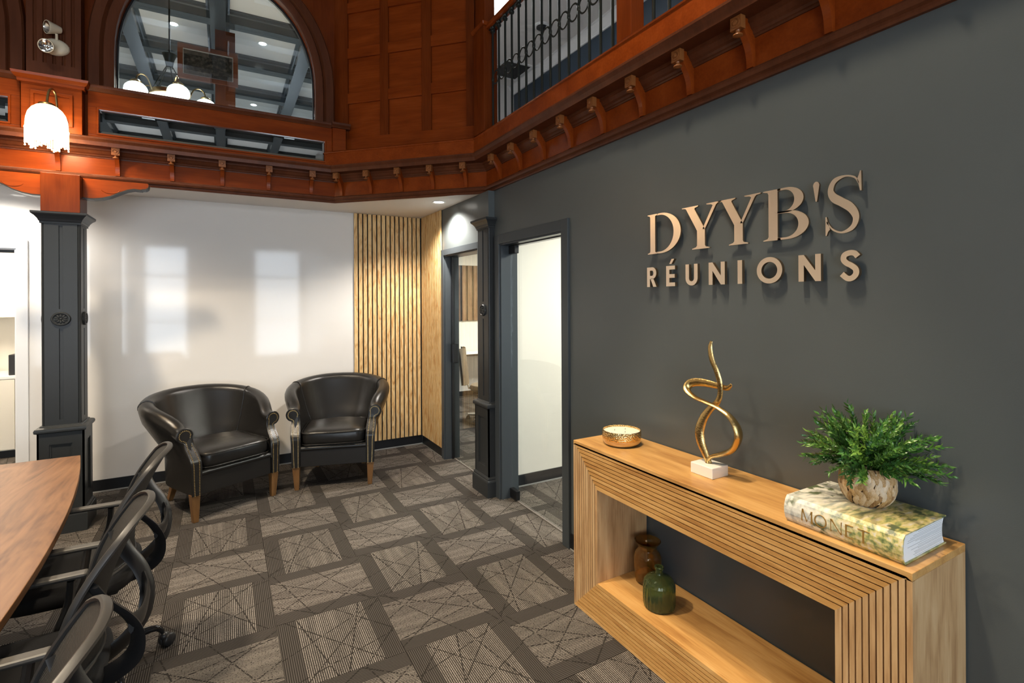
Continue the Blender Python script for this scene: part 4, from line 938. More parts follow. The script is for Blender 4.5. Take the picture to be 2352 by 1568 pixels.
cb('liner_side', 'console_v', xb, IY0 - T, IZ0, CX1, IY0, IZ1); cb('liner_side', 'console_v', xb, IY1, IZ0, CX1, IY1 + T, IZ1)
bk = MB().ring_prism([(CY0 + T, T), (CY1 - T, T), (CY1 - T, CZ - T), (CY0 + T, CZ - T)], [(IY0 - T, IZ0 - T), (IY1 + T, IZ0 - T), (IY1 + T, IZ1 + T), (IY0 - T, IZ1 + T)], lambda a, b, d: (d - ox, a - oy, b), xb + 0.001, xb + 0.006)
bk.build('groove_backing', M['gap'], cs)
NS = 11; g = 0.0042
def rect(k): 
    t = k / NS; return (CY0 + (IY0 - CY0) * t, CY1 + (IY1 - CY1) * t, (IZ0) * t, (CZ - T * 0.0) + (IZ1 - CZ) * t)
for k in range(NS):
    a0, a1, b0, b1 = rect(k); c0, c1, e0, e1 = rect(k + 1)
    if k < NS - 1: c0 -= g; c1 += g; e0 -= g; e1 += g
    fn = lambda p, q, d: (d - ox, p - oy, q)
    if k == 0: b1 = CZ - T - 0.0005; 
    for poly, mt in ((((a0, b1), (a1, b1), (c1, e1), (c0, e1)), 'console'), (((a0, b0), (a1, b0), (c1, e0), (c0, e0)), 'console'), (((a0, b0), (c0, e0), (c0, e1), (a0, b1)), 'console_v'), (((a1, b0), (c1, e0), (c1, e1), (a1, b1)), 'console_v')):
        MB().prism(poly, fn, CX0, xb).build('slat', M[mt], cs)

# ------------------------------------------------------------------ things on and in the console table
cd_ = empty('candle_bowl', (1.772, 1.985, CZ)); tag(cd_, 'round hammered gold bowl candle on the console table', 'candle')
MB().lathe([(0.0001, 0.0), (0.075, 0.0), (0.088, 0.006), (0.095, 0.018), (0.096, 0.030)], (0, 0, 0), 48).build('lower_bowl', M['satin_gold'], cd_, smooth=True)
MB().lathe([(0.096, 0.030), (0.0975, 0.034), (0.099, 0.052), (0.098, 0.070), (0.096, 0.075), (0.094, 0.075), (0.092, 0.060)], (0, 0, 0), 48).build('hammered_band', M['hammered'], cd_, smooth=True)
MB().lathe([(0.093, 0.066), (0.06, 0.0665), (0.0001, 0.0665)], (0, 0, 0), 40).build('wax', M['wax'], cd_, smooth=True)
for a in (0.3, 2.4, 4.5): MB().tube([(0.035 * math.cos(a), 0.035 * math.sin(a), 0.066), (0.035 * math.cos(a) + 0.001, 0.035 * math.sin(a), 0.074)], 0.0012, 5).build('wick', M['black_plastic'], cd_)

sp_ = empty('sculpture', (1.785, 1.455, CZ)); tag(sp_, 'twisting gold ribbon sculpture on a white marble block', 'sculpture')
MB().box(-0.050, -0.056, 0, 0.050, 0.056, 0.046).build('marble_base', M['marble'], sp_, bevel=0.003)
def rib(pts, rad, nm, wide=1.0, flatf=(1.0, 0.62)):
    q = catmull([(p[0] - 1.785, p[1] - 1.455, p[2] - CZ) for p in pts], 8); r = catmull([(v, 0, 0) for v in rad], 8)
    MB().tube(q, [v.x * 1.22 for v in r], 10, flat=flatf).build(nm, M['gold'], sp_, smooth=True)
X0 = 1.785
rib([(X0, 1.440, 1.432), (X0, 1.447, 1.402), (X0, 1.438, 1.354), (X0 + 0.004, 1.420, 1.311), (X0 + 0.010, 1.408, 1.262), (X0 + 0.014, 1.409, 1.215), (X0 + 0.014, 1.424, 1.176), (X0 + 0.010, 1.458, 1.140), (X0 + 0.004, 1.487, 1.095), (X0, 1.503, 1.043), (X0, 1.498, 0.997), (X0, 1.478, 0.955), (X0, 1.462, 0.925), (X0, 1.458, 0.913)],
    [0.005, 0.0085, 0.010, 0.010, 0.010, 0.010, 0.011, 0.013, 0.016, 0.018, 0.017, 0.014, 0.012, 0.014], 'ribbon')
rib([(X0, 1.460, 0.925), (X0 + 0.005, 1.442, 0.945), (X0 + 0.012, 1.405, 0.962), (X0 + 0.012, 1.350, 0.995), (X0 + 0.006, 1.318, 1.050), (X0, 1.322, 1.095), (X0 - 0.006, 1.350, 1.133), (X0 - 0.010, 1.400, 1.159), (X0 - 0.014, 1.460, 1.173), (X0 - 0.012, 1.522, 1.185), (X0 - 0.004, 1.568, 1.209), (X0 + 0.012, 1.562, 1.236), (X0 + 0.022, 1.515, 1.246), (X0 + 0.026, 1.440, 1.243), (X0 + 0.022, 1.384, 1.240), (X0 + 0.012, 1.360, 1.252), (X0 + 0.008, 1.352, 1.262)],
    [0.012, 0.013, 0.016, 0.018, 0.019, 0.017, 0.013, 0.011, 0.010, 0.011, 0.014, 0.016, 0.016, 0.013, 0.010, 0.007, 0.004], 'ribbon', flatf=(1.0, 0.55))
MB().lathe([(0.014, 0.046), (0.012, 0.050), (0.008, 0.056), (0.010, 0.064)], (0, 0.003, 0), 12).build('foot', M['gold'], sp_, smooth=True)

# art book: spine towards the hall
BX0, BX1, BY0, BY1, BH = 1.626, 1.892, 0.682, 1.022, 0.085
bk_ = empty('art_book', ((BX0 + BX1) / 2, (BY0 + BY1) / 2, CZ)); tag(bk_, 'thick art book with painted landscape cover lying on the console', 'book')
hx_, hy_ = (BX1 - BX0) / 2, (BY1 - BY0) / 2
cov = [(hx_, 0.0), (-hx_ + 0.012, 0.0), (-hx_ + 0.002, 0.012), (-hx_ - 0.004, 0.030), (-hx_ - 0.005, 0.0425), (-hx_ - 0.004, 0.055), (-hx_ + 0.002, 0.073), (-hx_ + 0.012, BH), (hx_, BH),
       (hx_, BH - 0.004), (-hx_ + 0.014, BH - 0.004), (-hx_ + 0.006, 0.071), (-hx_ + 0.001, 0.0425), (-hx_ + 0.006, 0.014), (-hx_ + 0.014, 0.004), (hx_, 0.004)]
MB().prism(cov, lambda a, b, d: (a, d, b), -hy_, hy_).build('cover', M['cover'], bk_, bevel=0.0008)
pg = [(hx_ - 0.006, 0.0042), (-hx_ + 0.0145, 0.0042), (-hx_ + 0.0065, 0.015), (-hx_ + 0.0018, 0.0425), (-hx_ + 0.0065, 0.070), (-hx_ + 0.0145, BH - 0.0042), (hx_ - 0.006, BH - 0.0042), (hx_ - 0.016, 0.060), (hx_ - 0.018, 0.0425), (hx_ - 0.016, 0.025)]
MB().prism(pg, lambda a, b, d: (a, d, b), -hy_ + 0.004, hy_ - 0.004).build('page_block', M['paper'], bk_)
ls = MB(); random.seed(11)
for k in range(16):
    z = 0.008 + 0.069 * k / 15 + random.uniform(-0.001, 0.001); ls.box(-hx_ + 0.03 + random.uniform(0, 0.08), -hy_ + 0.0036, z, hx_ - 0.02, -hy_ + 0.0041, z + 0.0005)
o = ls.build('page_edges', M['strip'], bk_); o['kind'] = 'stuff'
tit = MB(); TH = 0.038
def tl(y0, polys):
    for poly in polys: tit.prism(poly, lambda a, b, d: (-hx_ - 0.0052 - d + 0.0012 * abs(b - 0.5), y0 - a * TH, 0.0425 + (b - 0.5) * TH), -0.003, 0.0006)
tl(0.112, [[(0, 0), (0.10, 0), (0.14, 1), (0.06, 1)], [(0.06, 1), (0.16, 1), (0.50, 0.1), (0.45, 0)], [(0.45, 0), (0.50, 0.1), (0.85, 1), (0.80, 0.9)], [(0.80, 1), (0.92, 1), (0.98, 0), (0.84, 0)]])
tit.ring_prism(arcpts(0.5, 0.5, 0.5, 0.5, 0, 2 * PI, 28)[:-1], arcpts(0.5, 0.5, 0.40, 0.47, 0, 2 * PI, 28)[:-1], lambda a, b, d: (-hx_ - 0.0052 - d + 0.0012 * abs(b - 0.5), 0.070 - a * TH, 0.0425 + (b - 0.5) * TH), -0.003, 0.0006)
tl(0.021, [[(0, 0), (0.05, 0), (0.05, 1), (0, 1)], [(0, 1), (0.12, 1), (0.85, 0), (0.78, 0)], [(0.80, 0), (0.85, 0), (0.85, 1), (0.80, 1)]])
tl(-0.022, [[(0, 0), (0.12, 0), (0.12, 1), (0, 1)], [(0.12, 0), (0.55, 0), (0.55, 0.05), (0.12, 0.05)], [(0.12, 0.48), (0.45, 0.48), (0.45, 0.53), (0.12, 0.53)], [(0.12, 0.95), (0.55, 0.95), (0.55, 1), (0.12, 1)]])
tl(-0.056, [[(0.34, 0), (0.47, 0), (0.47, 1), (0.34, 1)], [(0, 0.95), (0.82, 0.95), (0.82, 1), (0, 1)]])
o = tit.build('spine_title', M['title_gold'], bk_); o['label'] = 'gold lettering MONET on the spine'

# plant in a woven pot
PX, PY, PZ = 1.795, 0.852, CZ + BH
pt = empty('potted_plant', (PX, PY, PZ)); tag(pt, 'bushy green plant in a woven basket pot on the art book', 'plant')
prof = [(0.0001, 0.002), (0.040, 0.002), (0.050, 0.004), (0.066, 0.022), (0.074, 0.048), (0.073, 0.075), (0.066, 0.096), (0.060, 0.108), (0.054, 0.106), (0.058, 0.09), (0.0001, 0.088)]
prof = [(r, z * 1.12) for r, z in prof]
pot = MB().lathe(prof, (0, 0, 0), 28).build('pot', M['pot_core'], pt, smooth=True)
def prad(z):
    z = z / 1.12
    tb = [(0.0, 0.048), (0.012, 0.060), (0.03, 0.070), (0.05, 0.0745), (0.075, 0.073), (0.096, 0.066), (0.112, 0.058)]
    for (a, ra), (b, rb) in zip(tb, tb[1:]):
        if z <= b: return ra + (rb - ra) * (z - a) / (b - a)
    return tb[-1][1]
random.seed(21)
for row, (za, zb, lean, n, w) in enumerate(((0.001, 0.052, 0.36, 22, 0.0088), (0.016, 0.082, -0.36, 22, 0.0092), (0.044, 0.112, 0.36, 22, 0.0092), (0.070, 0.121, -0.24, 22, 0.0088))):
    vars_ = []
    for q in range(3):
        rows = []; l2 = lean * random.uniform(0.6, 1.3)
        for i in range(6):
            t = i / 5; z = za + (zb - za) * t; a = l2 * (t - 0.5); r = prad(z) + 0.0006 + 0.0030 * math.sin(PI * t); ww = w * (0.72 + 0.40 * math.sin(PI * t))
            rr = []
            for k in range(4):
                s = (k / 3 - 0.5) * 2; aa = a + s * ww / r; b = r + 0.0035 * (1 - s * s) - 0.0015
                rr.append((b * math.cos(aa), b * math.sin(aa), z))
            rows.append(rr)
        me = MB().grid(rows).mesh('strand', True); me.materials.append(M['strand']); vars_.append(me)
    for i in range(n):
        o = link('strand', vars_[i % 3], None, pot); o.rotation_euler = (0, 0, 2 * PI * (i + 0.5 * row) / n + random.uniform(-0.04, 0.04))
MB().lathe([(0.0001, 0.108), (0.055, 0.105)], (0, 0, 0), 20).build('moss', M['soil'], pt)
def sprig(seed, L=0.20):
    rnd = random.Random(seed); m = MB(); n = 15
    pts = [(0.0, 0.0, 0.0)]; bend = rnd.uniform(0.10, 0.34); side = rnd.uniform(-0.22, 0.22)
    for i in range(1, n + 1):
        t = i / n; pts.append((L * t * (1 - 0.10 * t), L * side * t * t, L * (0.10 * t - bend * t * t)))
    m.tube(pts, [0.0015 * (1 - 0.7 * i / n) for i in range(n + 1)], 4)
    for i in range(3, n + 1):
        p = Vector(pts[i]); t = (Vector(pts[i]) - Vector(pts[i - 1])).normalized(); roll = rnd.uniform(0, 2 * PI)
        sd_ = t.orthogonal().normalized(); s2 = t.cross(sd_)
        for q_ in range(3 if i < n else 1):
            a = roll + q_ * 2.09 + rnd.uniform(-0.5, 0.5); out = sd_ * math.cos(a) + s2 * math.sin(a)
            ln = rnd.uniform(0.024, 0.036) * (1.08 - 0.35 * i / n); wd = ln * rnd.uniform(0.14, 0.20)
            d = (t * rnd.uniform(0.65, 1.0) + out * (rnd.uniform(0.45, 0.85) if i < n else 0.05)).normalized(); nr = d.cross(t.cross(out)); nr = nr.normalized() if nr.length > 1e-4 else s2
            wv = d.cross(nr).normalized(); cl = nr * rnd.uniform(-0.003, 0.003)
            q = [p, p + d * ln * 0.35 + wv * wd, p + d * ln * 0.35 - wv * wd, p + d * ln * 0.38 - nr * wd * 0.35, p + d * ln * 0.72 + wv * wd * 0.62 + cl, p + d * ln * 0.72 - wv * wd * 0.62 + cl, p + d * ln + cl * 2.5]
            m.add(q, [(0, 1, 3), (0, 3, 2), (1, 4, 3), (3, 4, 5), (3, 5, 2), (4, 6, 5)])
    me = m.mesh('sprig', False); me.materials.append(M['leaf']); return me
sprigs = [sprig(100 + i) for i in range(10)]
random.seed(5)
for k in range(96):
    az = 2 * PI * k * 0.381966 + random.uniform(-0.2, 0.2); f = ((k * 0.7548777) % 1.0)
    el = -0.02 + 1.40 * f ** 0.85
    c, s = math.cos(az), math.sin(az)
    hor = (0.172 if s > 0 else 0.188) * random.uniform(0.80, 1.05)          # reach sideways; the crown is flatter than wide
    ver = 0.205 * random.uniform(0.82, 1.04)
    reach = 1.0 / math.sqrt((math.cos(el) / hor) ** 2 + (math.sin(el) / ver) ** 2)
    hx = reach * math.cos(el) * c
    if hx > 0.118: reach *= 0.118 / hx
    if hx < -0.17: reach *= 0.17 / -hx
    o = link('sprig', sprigs[k % 10], None, pt); o.location = (0.026 * c, 0.026 * s, 0.112); o.rotation_euler = (random.uniform(-0.5, 0.5), -el, az); sc_ = reach / 0.19; o.scale = (sc_, max(0.75, sc_), max(0.75, sc_))

va = empty('amber_vase', (1.838, 1.872, IZ0)); tag(va, 'amber glass vase with flared lip on the console shelf', 'vase')
MB().lathe([(0.0001, 0.001), (0.050, 0.001), (0.060, 0.006), (0.065, 0.030), (0.067, 0.090), (0.066, 0.125), (0.058, 0.148), (0.047, 0.160), (0.045, 0.168), (0.052, 0.185), (0.063, 0.200), (0.0655, 0.203), (0.062, 0.202), (0.049, 0.186), (0.041, 0.168), (0.043, 0.158), (0.054, 0.146), (0.062, 0.124), (0.063, 0.090), (0.061, 0.030), (0.056, 0.010), (0.0001, 0.008)], (0, 0, 0), 40,
           rfun=lambda a, h: 1 + (0.012 * math.cos(16 * a) if h < 0.15 else 0)).build('vase_body', M['amber'], va, smooth=True)
gb = empty('green_bottle', (1.730, 1.690, IZ0)); tag(gb, 'ribbed green glass bottle in front of the amber vase', 'bottle')
m = MB().lathe([(0.0001, 0.001), (0.056, 0.001), (0.067, 0.006), (0.071, 0.020), (0.072, 0.060), (0.071, 0.100), (0.066, 0.122), (0.052, 0.138), (0.030, 0.147), (0.019, 0.151), (0.0165, 0.158), (0.0165, 0.172), (0.021, 0.176), (0.022, 0.181), (0.020, 0.185), (0.014, 0.185), (0.0125, 0.160), (0.016, 0.149), (0.030, 0.143), (0.050, 0.134), (0.062, 0.120), (0.067, 0.098), (0.068, 0.060), (0.067, 0.022), (0.062, 0.010), (0.0001, 0.007)], (0, 0, 0), 80,
               rfun=lambda a, h: 1 + (0.022 * math.cos(26 * a) if 0.004 < h < 0.137 else 0)); m.build('bottle_body', M['green_glass'], gb, smooth=True)

# ------------------------------------------------------------------ leather tub armchairs
def armchair():
    t = empty('armchair')
    def rake(x, y, z): return (x, y + 0.095 * sstep((z - 0.43) / 0.16) * sstep((-0.02 - y) / 0.28), z)      # arm fronts sweep back above the seat
    # plan line of the inner face: front left -> round the back -> front right
    plan = []
    for i in range(9): plan.append((-0.272, -0.300 + 0.32 * i / 8, -1.0, 0.0))
    for i in range(1, 24):
        a = PI - PI * i / 24; c, s = math.cos(a), math.sin(a); e = 0.80
        x = 0.272 * math.copysign(abs(c) ** e, c); y = 0.02 + 0.285 * abs(s) ** e; nl = math.hypot(c, s); plan.append((x, y, c / nl, s / nl))
    for i in range(9): plan.append((0.272, 0.02 - 0.32 * i / 8, 1.0, 0.0))
    N_ = len(plan); top = []
    ln = [0.0]
    for a, b in zip(plan, plan[1:]): ln.append(ln[-1] + math.hypot(b[0] - a[0], b[1] - a[1]))
    tot = ln[-1]
    def prof(k):
        u = ln[k] / tot; e = min(u, 1 - u); h = 0.680 + 0.205 * math.sin(HP * min(1.0, max(0.0, (e - 0.02) / 0.46))) ** 1.35; lean = 0.010 + 0.115 * sstep((e - 0.05) / 0.3); fl_ = 0.016
        R = 0.052 + 0.006 * sstep(e / 0.3)
        def inn(z): return fl_ * sstep((z - 0.42) / 0.20) + lean * max(0, (z - 0.46)) / 0.36
        cz = h - R; ci = inn(cz) + R - 0.004
        pts = [(0.0, 0.20), (0.0, 0.33), (inn(0.43), 0.43), (inn(0.50), 0.50), (inn(0.55), 0.55), (inn(0.60) if h > 0.66 else inn(0.59), min(0.60, cz - 0.02))]
        if cz - 0.62 > 0.03: pts += [(inn(0.5 * (cz + 0.61)), 0.5 * (cz + 0.61))]
        else: pts += [(inn(cz - 0.01), cz - 0.01)]
        for a in range(0, 9):
            th = PI - a * (PI * (1.30 - 0.24 * sstep((e - 0.01) / 0.10)) / 8); pts.append((ci + R * math.cos(th), cz + R * math.sin(th)))
        zo = cz - 0.075; bl = sstep((e - 0.01) / 0.10); full = ci + R * 0.86
        pts += [((0.064 + inn(zo) * 0.75) * (1 - bl) + (full - 0.004) * bl, cz - 0.055), ((0.068 + inn(zo) * 0.5) * (1 - bl) + (full - 0.016) * bl, zo - 0.02), (0.068 + inn(0.5) * 0.45 + 0.012 * bl, 0.48), (0.064, 0.40), (0.062, 0.30), (0.058, 0.20)]
        return pts
    rows = [[rake(p[0] + p[2] * o, p[1] + p[3] * o, z) for o, z in prof(k)] for k, p in enumerate(plan)]
    m = MB().grid(rows, True); m.f.append(tuple(range(len(rows[0])))); m.f.append(tuple(len(m.v) - len(rows[0]) + i for i in range(len(rows[0]))))
    m.build('shell', M['leather'], t, smooth=True, angle=60)
    # piping seams between back and arms
    for k in (12, N_ - 13):
        pr_ = prof(k); p = plan[k]; sm = [(p[0] + p[2] * o, p[1] + p[3] * o, z) for o, z in pr_[2:16]]
        sm = [(x - p[2] * 0.002, y - p[3] * 0.002, z + 0.001) for x, y, z in sm]
        MB().tube(catmull(sm, 4), 0.0045, 6).build('seam_piping', M['leather'], t, smooth=True)
    # arm fronts with nail-head trim
    for s in (-1, 1):
        pr_ = prof(0); c = [(s * (0.272 + o), z) for o, z in pr_]
        cx = sum(a for a, b in c) / len(c); 
        outl = catmull([(a, b, 0) for a, b in c[1:]] , 3); poly = [(q.x, q.y) for q in outl]
        def lerp_(tb, z):
            for (o0, z0), (o1, z1) in zip(tb, tb[1:]):
                if z <= z1: return o0 + (o1 - o0) * max(0.0, (z - z0)) / max(1e-6, z1 - z0)
            return tb[-1][0]
        ins_, ous_ = pr_[:7], pr_[16:][::-1]; zt = ous_[-1][1]; zl = [0.20 + (zt - 0.20) * i / 26 for i in range(27)]
        fp_ = MB().ring_prism([(s * (0.272 + lerp_(ous_, z)), z) for z in zl], [(s * (0.272 + lerp_(ins_, z)), z) for z in zl], lambda a, b, d: rake(a, d, b), -0.312, -0.299, closed=False)
        sx_ = [o for o, z in pr_[7:16]]; sz_ = [z for o, z in pr_[7:16]]; cxs = pr_[7][0] + (pr_[7][0] - pr_[6][0]) * 0 + 0.052; czs = pr_[7][1]
        fp_.prism([(s * (0.272 + cxs + 0.052 * math.cos(2 * PI * i / 28)), czs + 0.052 * math.sin(2 * PI * i / 28)) for i in range(28)], lambda a, b, d: rake(a, d, b), -0.3125, -0.299)
        fp_.prism([(s * (0.272 + lerp_(ins_, zt)), zt), (s * (0.272 + lerp_(ous_, zt)), zt), (s * (0.272 + cxs + 0.03), czs - 0.03), (s * (0.272 + cxs - 0.051), czs)], lambda a, b, d: rake(a, d, b), -0.312, -0.299)
        fp_.build('arm_front', M['leather'], t)
        nm = MB(); pts = [Vector((a, b)) for a, b in [(s * 0.272, 0.20)] + poly]
        # inset the outline and drop nails at even steps
        ins = []
        for i in range(len(pts)):
            tg = (pts[min(i + 1, len(pts) - 1)] - pts[max(i - 1, 0)]); 
            if tg.length < 1e-6: continue
            tg.normalize(); nn = Vector((tg.y, -tg.x)) * s
            ins.append(pts[i] + nn * 0.013)
        acc = 0.0
        for a, b in zip(ins, ins[1:]):
            sl = (b - a).length
            while acc < sl:
                q = a + (b - a) * (acc / sl); nm.lathe([(0.0046, 0.0), (0.0036, -0.0022), (0.0001, -0.0032)], rake(q.x, -0.312, q.y), 6, 'y'); acc += 0.0118
            acc -= sl
        o = nm.build('nail_trim', M['brass'], t, smooth=True); o['kind'] = 'stuff'; o['label'] = 'rows of small brass nail heads'
        MB().tube([rake(a, -0.306, b) for a, b in poly], 0.007, 6).build('front_welt', M['leather'], t, smooth=True)
    # seat cushion (superellipsoid), front rail, roll, deck
    def sgn_(v, e): return math.copysign(abs(v) ** e, v)
    rws = []
    for i in range(21):
        ph = -HP + PI * i / 20; rw_ = []
        for j in range(56):
            th = 2 * PI * j / 56; cp = abs(math.cos(ph)) ** 0.30
            x = 0.264 * cp * sgn_(math.cos(th), 0.26); y = -0.058 + 0.268 * cp * sgn_(math.sin(th), 0.26); z = 0.436 + 0.066 * sgn_(math.sin(ph), 0.42)
            if z > 0.44: z += 0.026 * max(0, 1 - (x / 0.26) ** 2) * max(0, 1 - ((y + 0.058) / 0.27) ** 2) + 0.004 * math.sin(19 * x + 7 * y) * (z - 0.44) / 0.06
            if y < -0.25: y += 0.012 * (x / 0.264) ** 4 + 0.003 * math.sin(31 * x)
            rw_.append((x, y, z))
        rws.append(rw_)
    cu = MB().grid(rws, True).build('seat_cushion', M['leather_seat'], t, smooth=True)
    for zz in (0.484, 0.388):
        MB().tube([(0.266 * sgn_(math.cos(2 * PI * j / 64), 0.26), -0.058 + 0.270 * sgn_(math.sin(2 * PI * j / 64), 0.26) + (0.010 if math.sin(2 * PI * j / 64) < -0.9 else 0) * 0, zz) for j in range(64)], 0.0042, 6, closed=True).build('piping', M['leather'], cu, smooth=True)
    bx('front_rail', 'leather', t, -0.270, -0.298, 0.195, 0.270, -0.262, 0.335, 0.008)
    MB().tube([(-0.270, -0.290, 0.350), (0.270, -0.290, 0.350)], 0.020, 12).build('front_roll', M['leather'], t, smooth=True)
    poly = [(p[0] * 0.99, p[1]) for p in plan]; MB().prism(poly, lambda a, b, d: (a, b, d), 0.20, 0.372).build('deck', M['leather'], t)
    for s in (-1, 1):
        MB().frustum((s * 0.300, -0.275, 0.0), (0.018, 0.018), (s * 0.305, -0.277, 0.205), (0.030, 0.027)).build('leg', M['oakleg'], t, bevel=0.003)
        MB().frustum((s * 0.215, 0.335, 0.0), (0.018, 0.018), (s * 0.195, 0.255, 0.205), (0.027, 0.027)).build('leg', M['oakleg'], t, bevel=0.003)
    return t
ac = armchair(); ac.location = (-0.052, 4.745, 0); ac.rotation_euler = (0, 0, math.radians(27)); tag(ac, 'black leather tub armchair nearest the dark column, angled right', 'armchair', 'pair of leather tub armchairs')
ac2 = copy_tree(ac); ac2.location = (0.895, 4.85, 0); ac2.rotation_euler = (0, 0, math.radians(-16)); tag(ac2, 'black leather tub armchair in front of the wood slats', 'armchair', 'pair of leather tub armchairs')

# ------------------------------------------------------------------ conference table
tb = empty('conference_table', (-1.28, 1.95, 0)); tag(tb, 'walnut boat-shaped conference table at the left edge', 'table')
def edge(y): return -0.535 - 0.0585 * max(0, abs(y - 1.95)) ** 2
ys = [3.725 - 3.55 * i / 36 for i in range(37)]
rt = [(edge(y), y) for y in ys]; lf = [(-2.56 - x, y) for x, y in rt][::-1]
pl = [(x + 1.28, y - 1.95) for x, y in rt + lf]
MB().prism(pl, lambda a, b, d: (a, b, d), 0.712, 0.740).build('tabletop', M['walnut'], tb, bevel=0.002)
pl2 = [(a * 0.985, b * 0.996) for a, b in pl]; n = len(pl)
ed = MB(); ed.add([(a, b, 0.7118) for a, b in pl] + [(a * 0.972, b * 0.990, 0.688) for a, b in pl], [(i, (i + 1) % n, n + (i + 1) % n, n + i) for i in range(n)] + [tuple(range(n, 2 * n))]); ed.build('underside_edge', M['walnut_edge'], tb)
for y in (-1.05, 1.05):
    MB().frustum((0, y, 0.0), (0.30, 0.22), (0, y, 0.688), (0.14, 0.10)).build('pedestal_leg', M['black_metal'], tb)

# ------------------------------------------------------------------ mesh office chairs (front towards the table)
def office_chair():
    t = empty('office_chair')
    def bk_(u, v):
        """u -1..1 across, v 0..1 upwards -> back surface"""
        w = 0.190 + 0.032 * math.sin(PI * min(1, v * 0.75 + 0.10)); x = u * w
        z = 0.515 + 0.437 * v - 0.050 * u * u * v * v * abs(u)
        y = 0.175 + 0.030 * math.sin(PI * v) * -1.0 + 0.135 * v ** 1.25 - 0.066 * u * u
        return (x, y, z)
    rows = [[bk_(-1 + 2 * j / 16, i / 16) for j in range(17)] for i in range(17)]
    m = MB(); m.grid(rows); m.grid([[(x, y + 0.004, z) for x, y, z in r] for r in rows][::-1]); m.build('back_mesh', M['chair_mesh'], t, smooth=True)
    loop = [bk_(-1, i / 12) for i in range(13)] + [bk_(-1 + 2 * j / 14, 1.0) for j in range(1, 14)] + [bk_(1, 1 - i / 12) for i in range(13)] + [bk_(1 - 2 * j / 10, 0.0) for j in range(1, 10)]
    MB().tube(loop, 0.0088, 8, closed=True, flat=(1.3, 0.8)).build('back_frame', M['grey_plastic'], t, smooth=True)
    for s in (-1, 1):
        p0 = bk_(s * 0.96, 0.70)
        MB().tube(catmull([(p0[0], p0[1] + 0.010, p0[2]), (s * 0.185, 0.215, 0.735), (s * 0.160, 0.262, 0.665), (s * 0.135, 0.285, 0.590), (s * 0.105, 0.268, 0.505), (s * 0.065, 0.185, 0.440), (s * 0.03, 0.06, 0.410)], 6), 0.015, 8, flat=(1.9, 0.55)).build('back_strut', M['black_plastic'], t, smooth=True)
    MB().tube(catmull([(-0.150, 0.272, 0.63), (-0.07, 0.290, 0.615), (0.07, 0.290, 0.615), (0.150, 0.272, 0.63)], 5), 0.018, 8, flat=(0.5, 1.6)).build('lumbar_bar', M['black_plastic'], t, smooth=True)
    rws = []
    for i in range(13):
        ph = -HP + PI * i / 12; cp = abs(math.cos(ph)) ** 0.35
        rws.append([(0.235 * cp * math.copysign(abs(math.cos(2 * PI * j / 40)) ** 0.5, math.cos(2 * PI * j / 40)), -0.03 + 0.225 * cp * math.copysign(abs(math.sin(2 * PI * j / 40)) ** 0.5, math.sin(2 * PI * j / 40)), 0.458 + 0.036 * math.copysign(abs(math.sin(ph)) ** 0.6, math.sin(ph))) for j in range(40)])
    MB().grid(rws, True).build('seat', M['fabric_dark'], t, smooth=True)
    bx('seat_pan', 'black_plastic', t, -0.13, -0.15, 0.392, 0.13, 0.14, 0.424, 0.01)
    for s in (-1, 1):
        a = empty('armrest', (0, 0, 0), parent=t)
        bx('arm_pad', 'arm_plastic', a, s * 0.235 - 0.022, -0.150, 0.646, s * 0.235 + 0.022, 0.105, 0.664, 0.008)
        MB().tube(catmull([(s * 0.235, 0.06, 0.645), (s * 0.252, 0.05, 0.56), (s * 0.255, 0.02, 0.47), (s * 0.235, 0.0, 0.41), (s * 0.13, 0.0, 0.400)], 5), 0.016, 8, flat=(0.8, 1.4)).build('arm_post', M['black_plastic'], a, smooth=True)
    MB().lathe([(0.028, 0.11), (0.028, 0.27), (0.022, 0.275), (0.022, 0.395)], (0, 0, 0), 16).build('gas_column', M['black_metal'], t, smooth=True, angle=40)
    bs = empty('star_base', (0, 0, 0), parent=t)
    MB().lathe([(0.0001, 0.065), (0.045, 0.065), (0.05, 0.09), (0.04, 0.125), (0.0001, 0.125)], (0, 0, 0), 20).build('hub', M['gloss_black'], bs, smooth=True, angle=40)
    for k in range(5):
        a = 0.62 + 2 * PI * k / 5; ca, sa = math.cos(a), math.sin(a)
        MB().tube(catmull([(ca * r, sa * r, z) for r, z in ((0.03, 0.098), (0.12, 0.100), (0.20, 0.106), (0.26, 0.100), (0.285, 0.072))], 5), [0.024 - 0.0007 * i for i in range(21)], 10).build('base_leg', M['gloss_black'], bs, smooth=True)
        cs_ = MB()
        for s in (-1, 1):
            n0 = len(cs_.v); cs_.lathe([(0.0001, -0.011), (0.024, -0.011), (0.0285, -0.006), (0.0285, 0.006), (0.024, 0.011), (0.0001, 0.011)], (0, 0, 0), 18, 'y')
            cs_.xf(Matrix.Translation((ca * 0.292, sa * 0.292, 0.0287)) @ Matrix.Rotation(a * 1.0 + 0.5 * k, 4, 'Z') @ Matrix.Translation((0.012, s * 0.0135, 0)), n0)
        cs_.sphere((ca * 0.290, sa * 0.290, 0.050), 0.019, 10, 8); cs_.build('caster', M['black_plastic'], bs, smooth=True, angle=50)
    return t
oc = office_chair(); oc.location = (-0.530, 2.775, 0); oc.rotation_euler = (0, 0, math.radians(-90)); tag(oc, 'black mesh office chair farthest along the table, nearest the column', 'office chair', 'mesh office chairs at the table')
o2 = copy_tree(oc); o2.location = (-0.525, 2.060, 0); o2.rotation_euler = (0, 0, math.radians(-89)); tag(o2, 'middle black mesh office chair of the three at the table', 'office chair', 'mesh office chairs at the table')
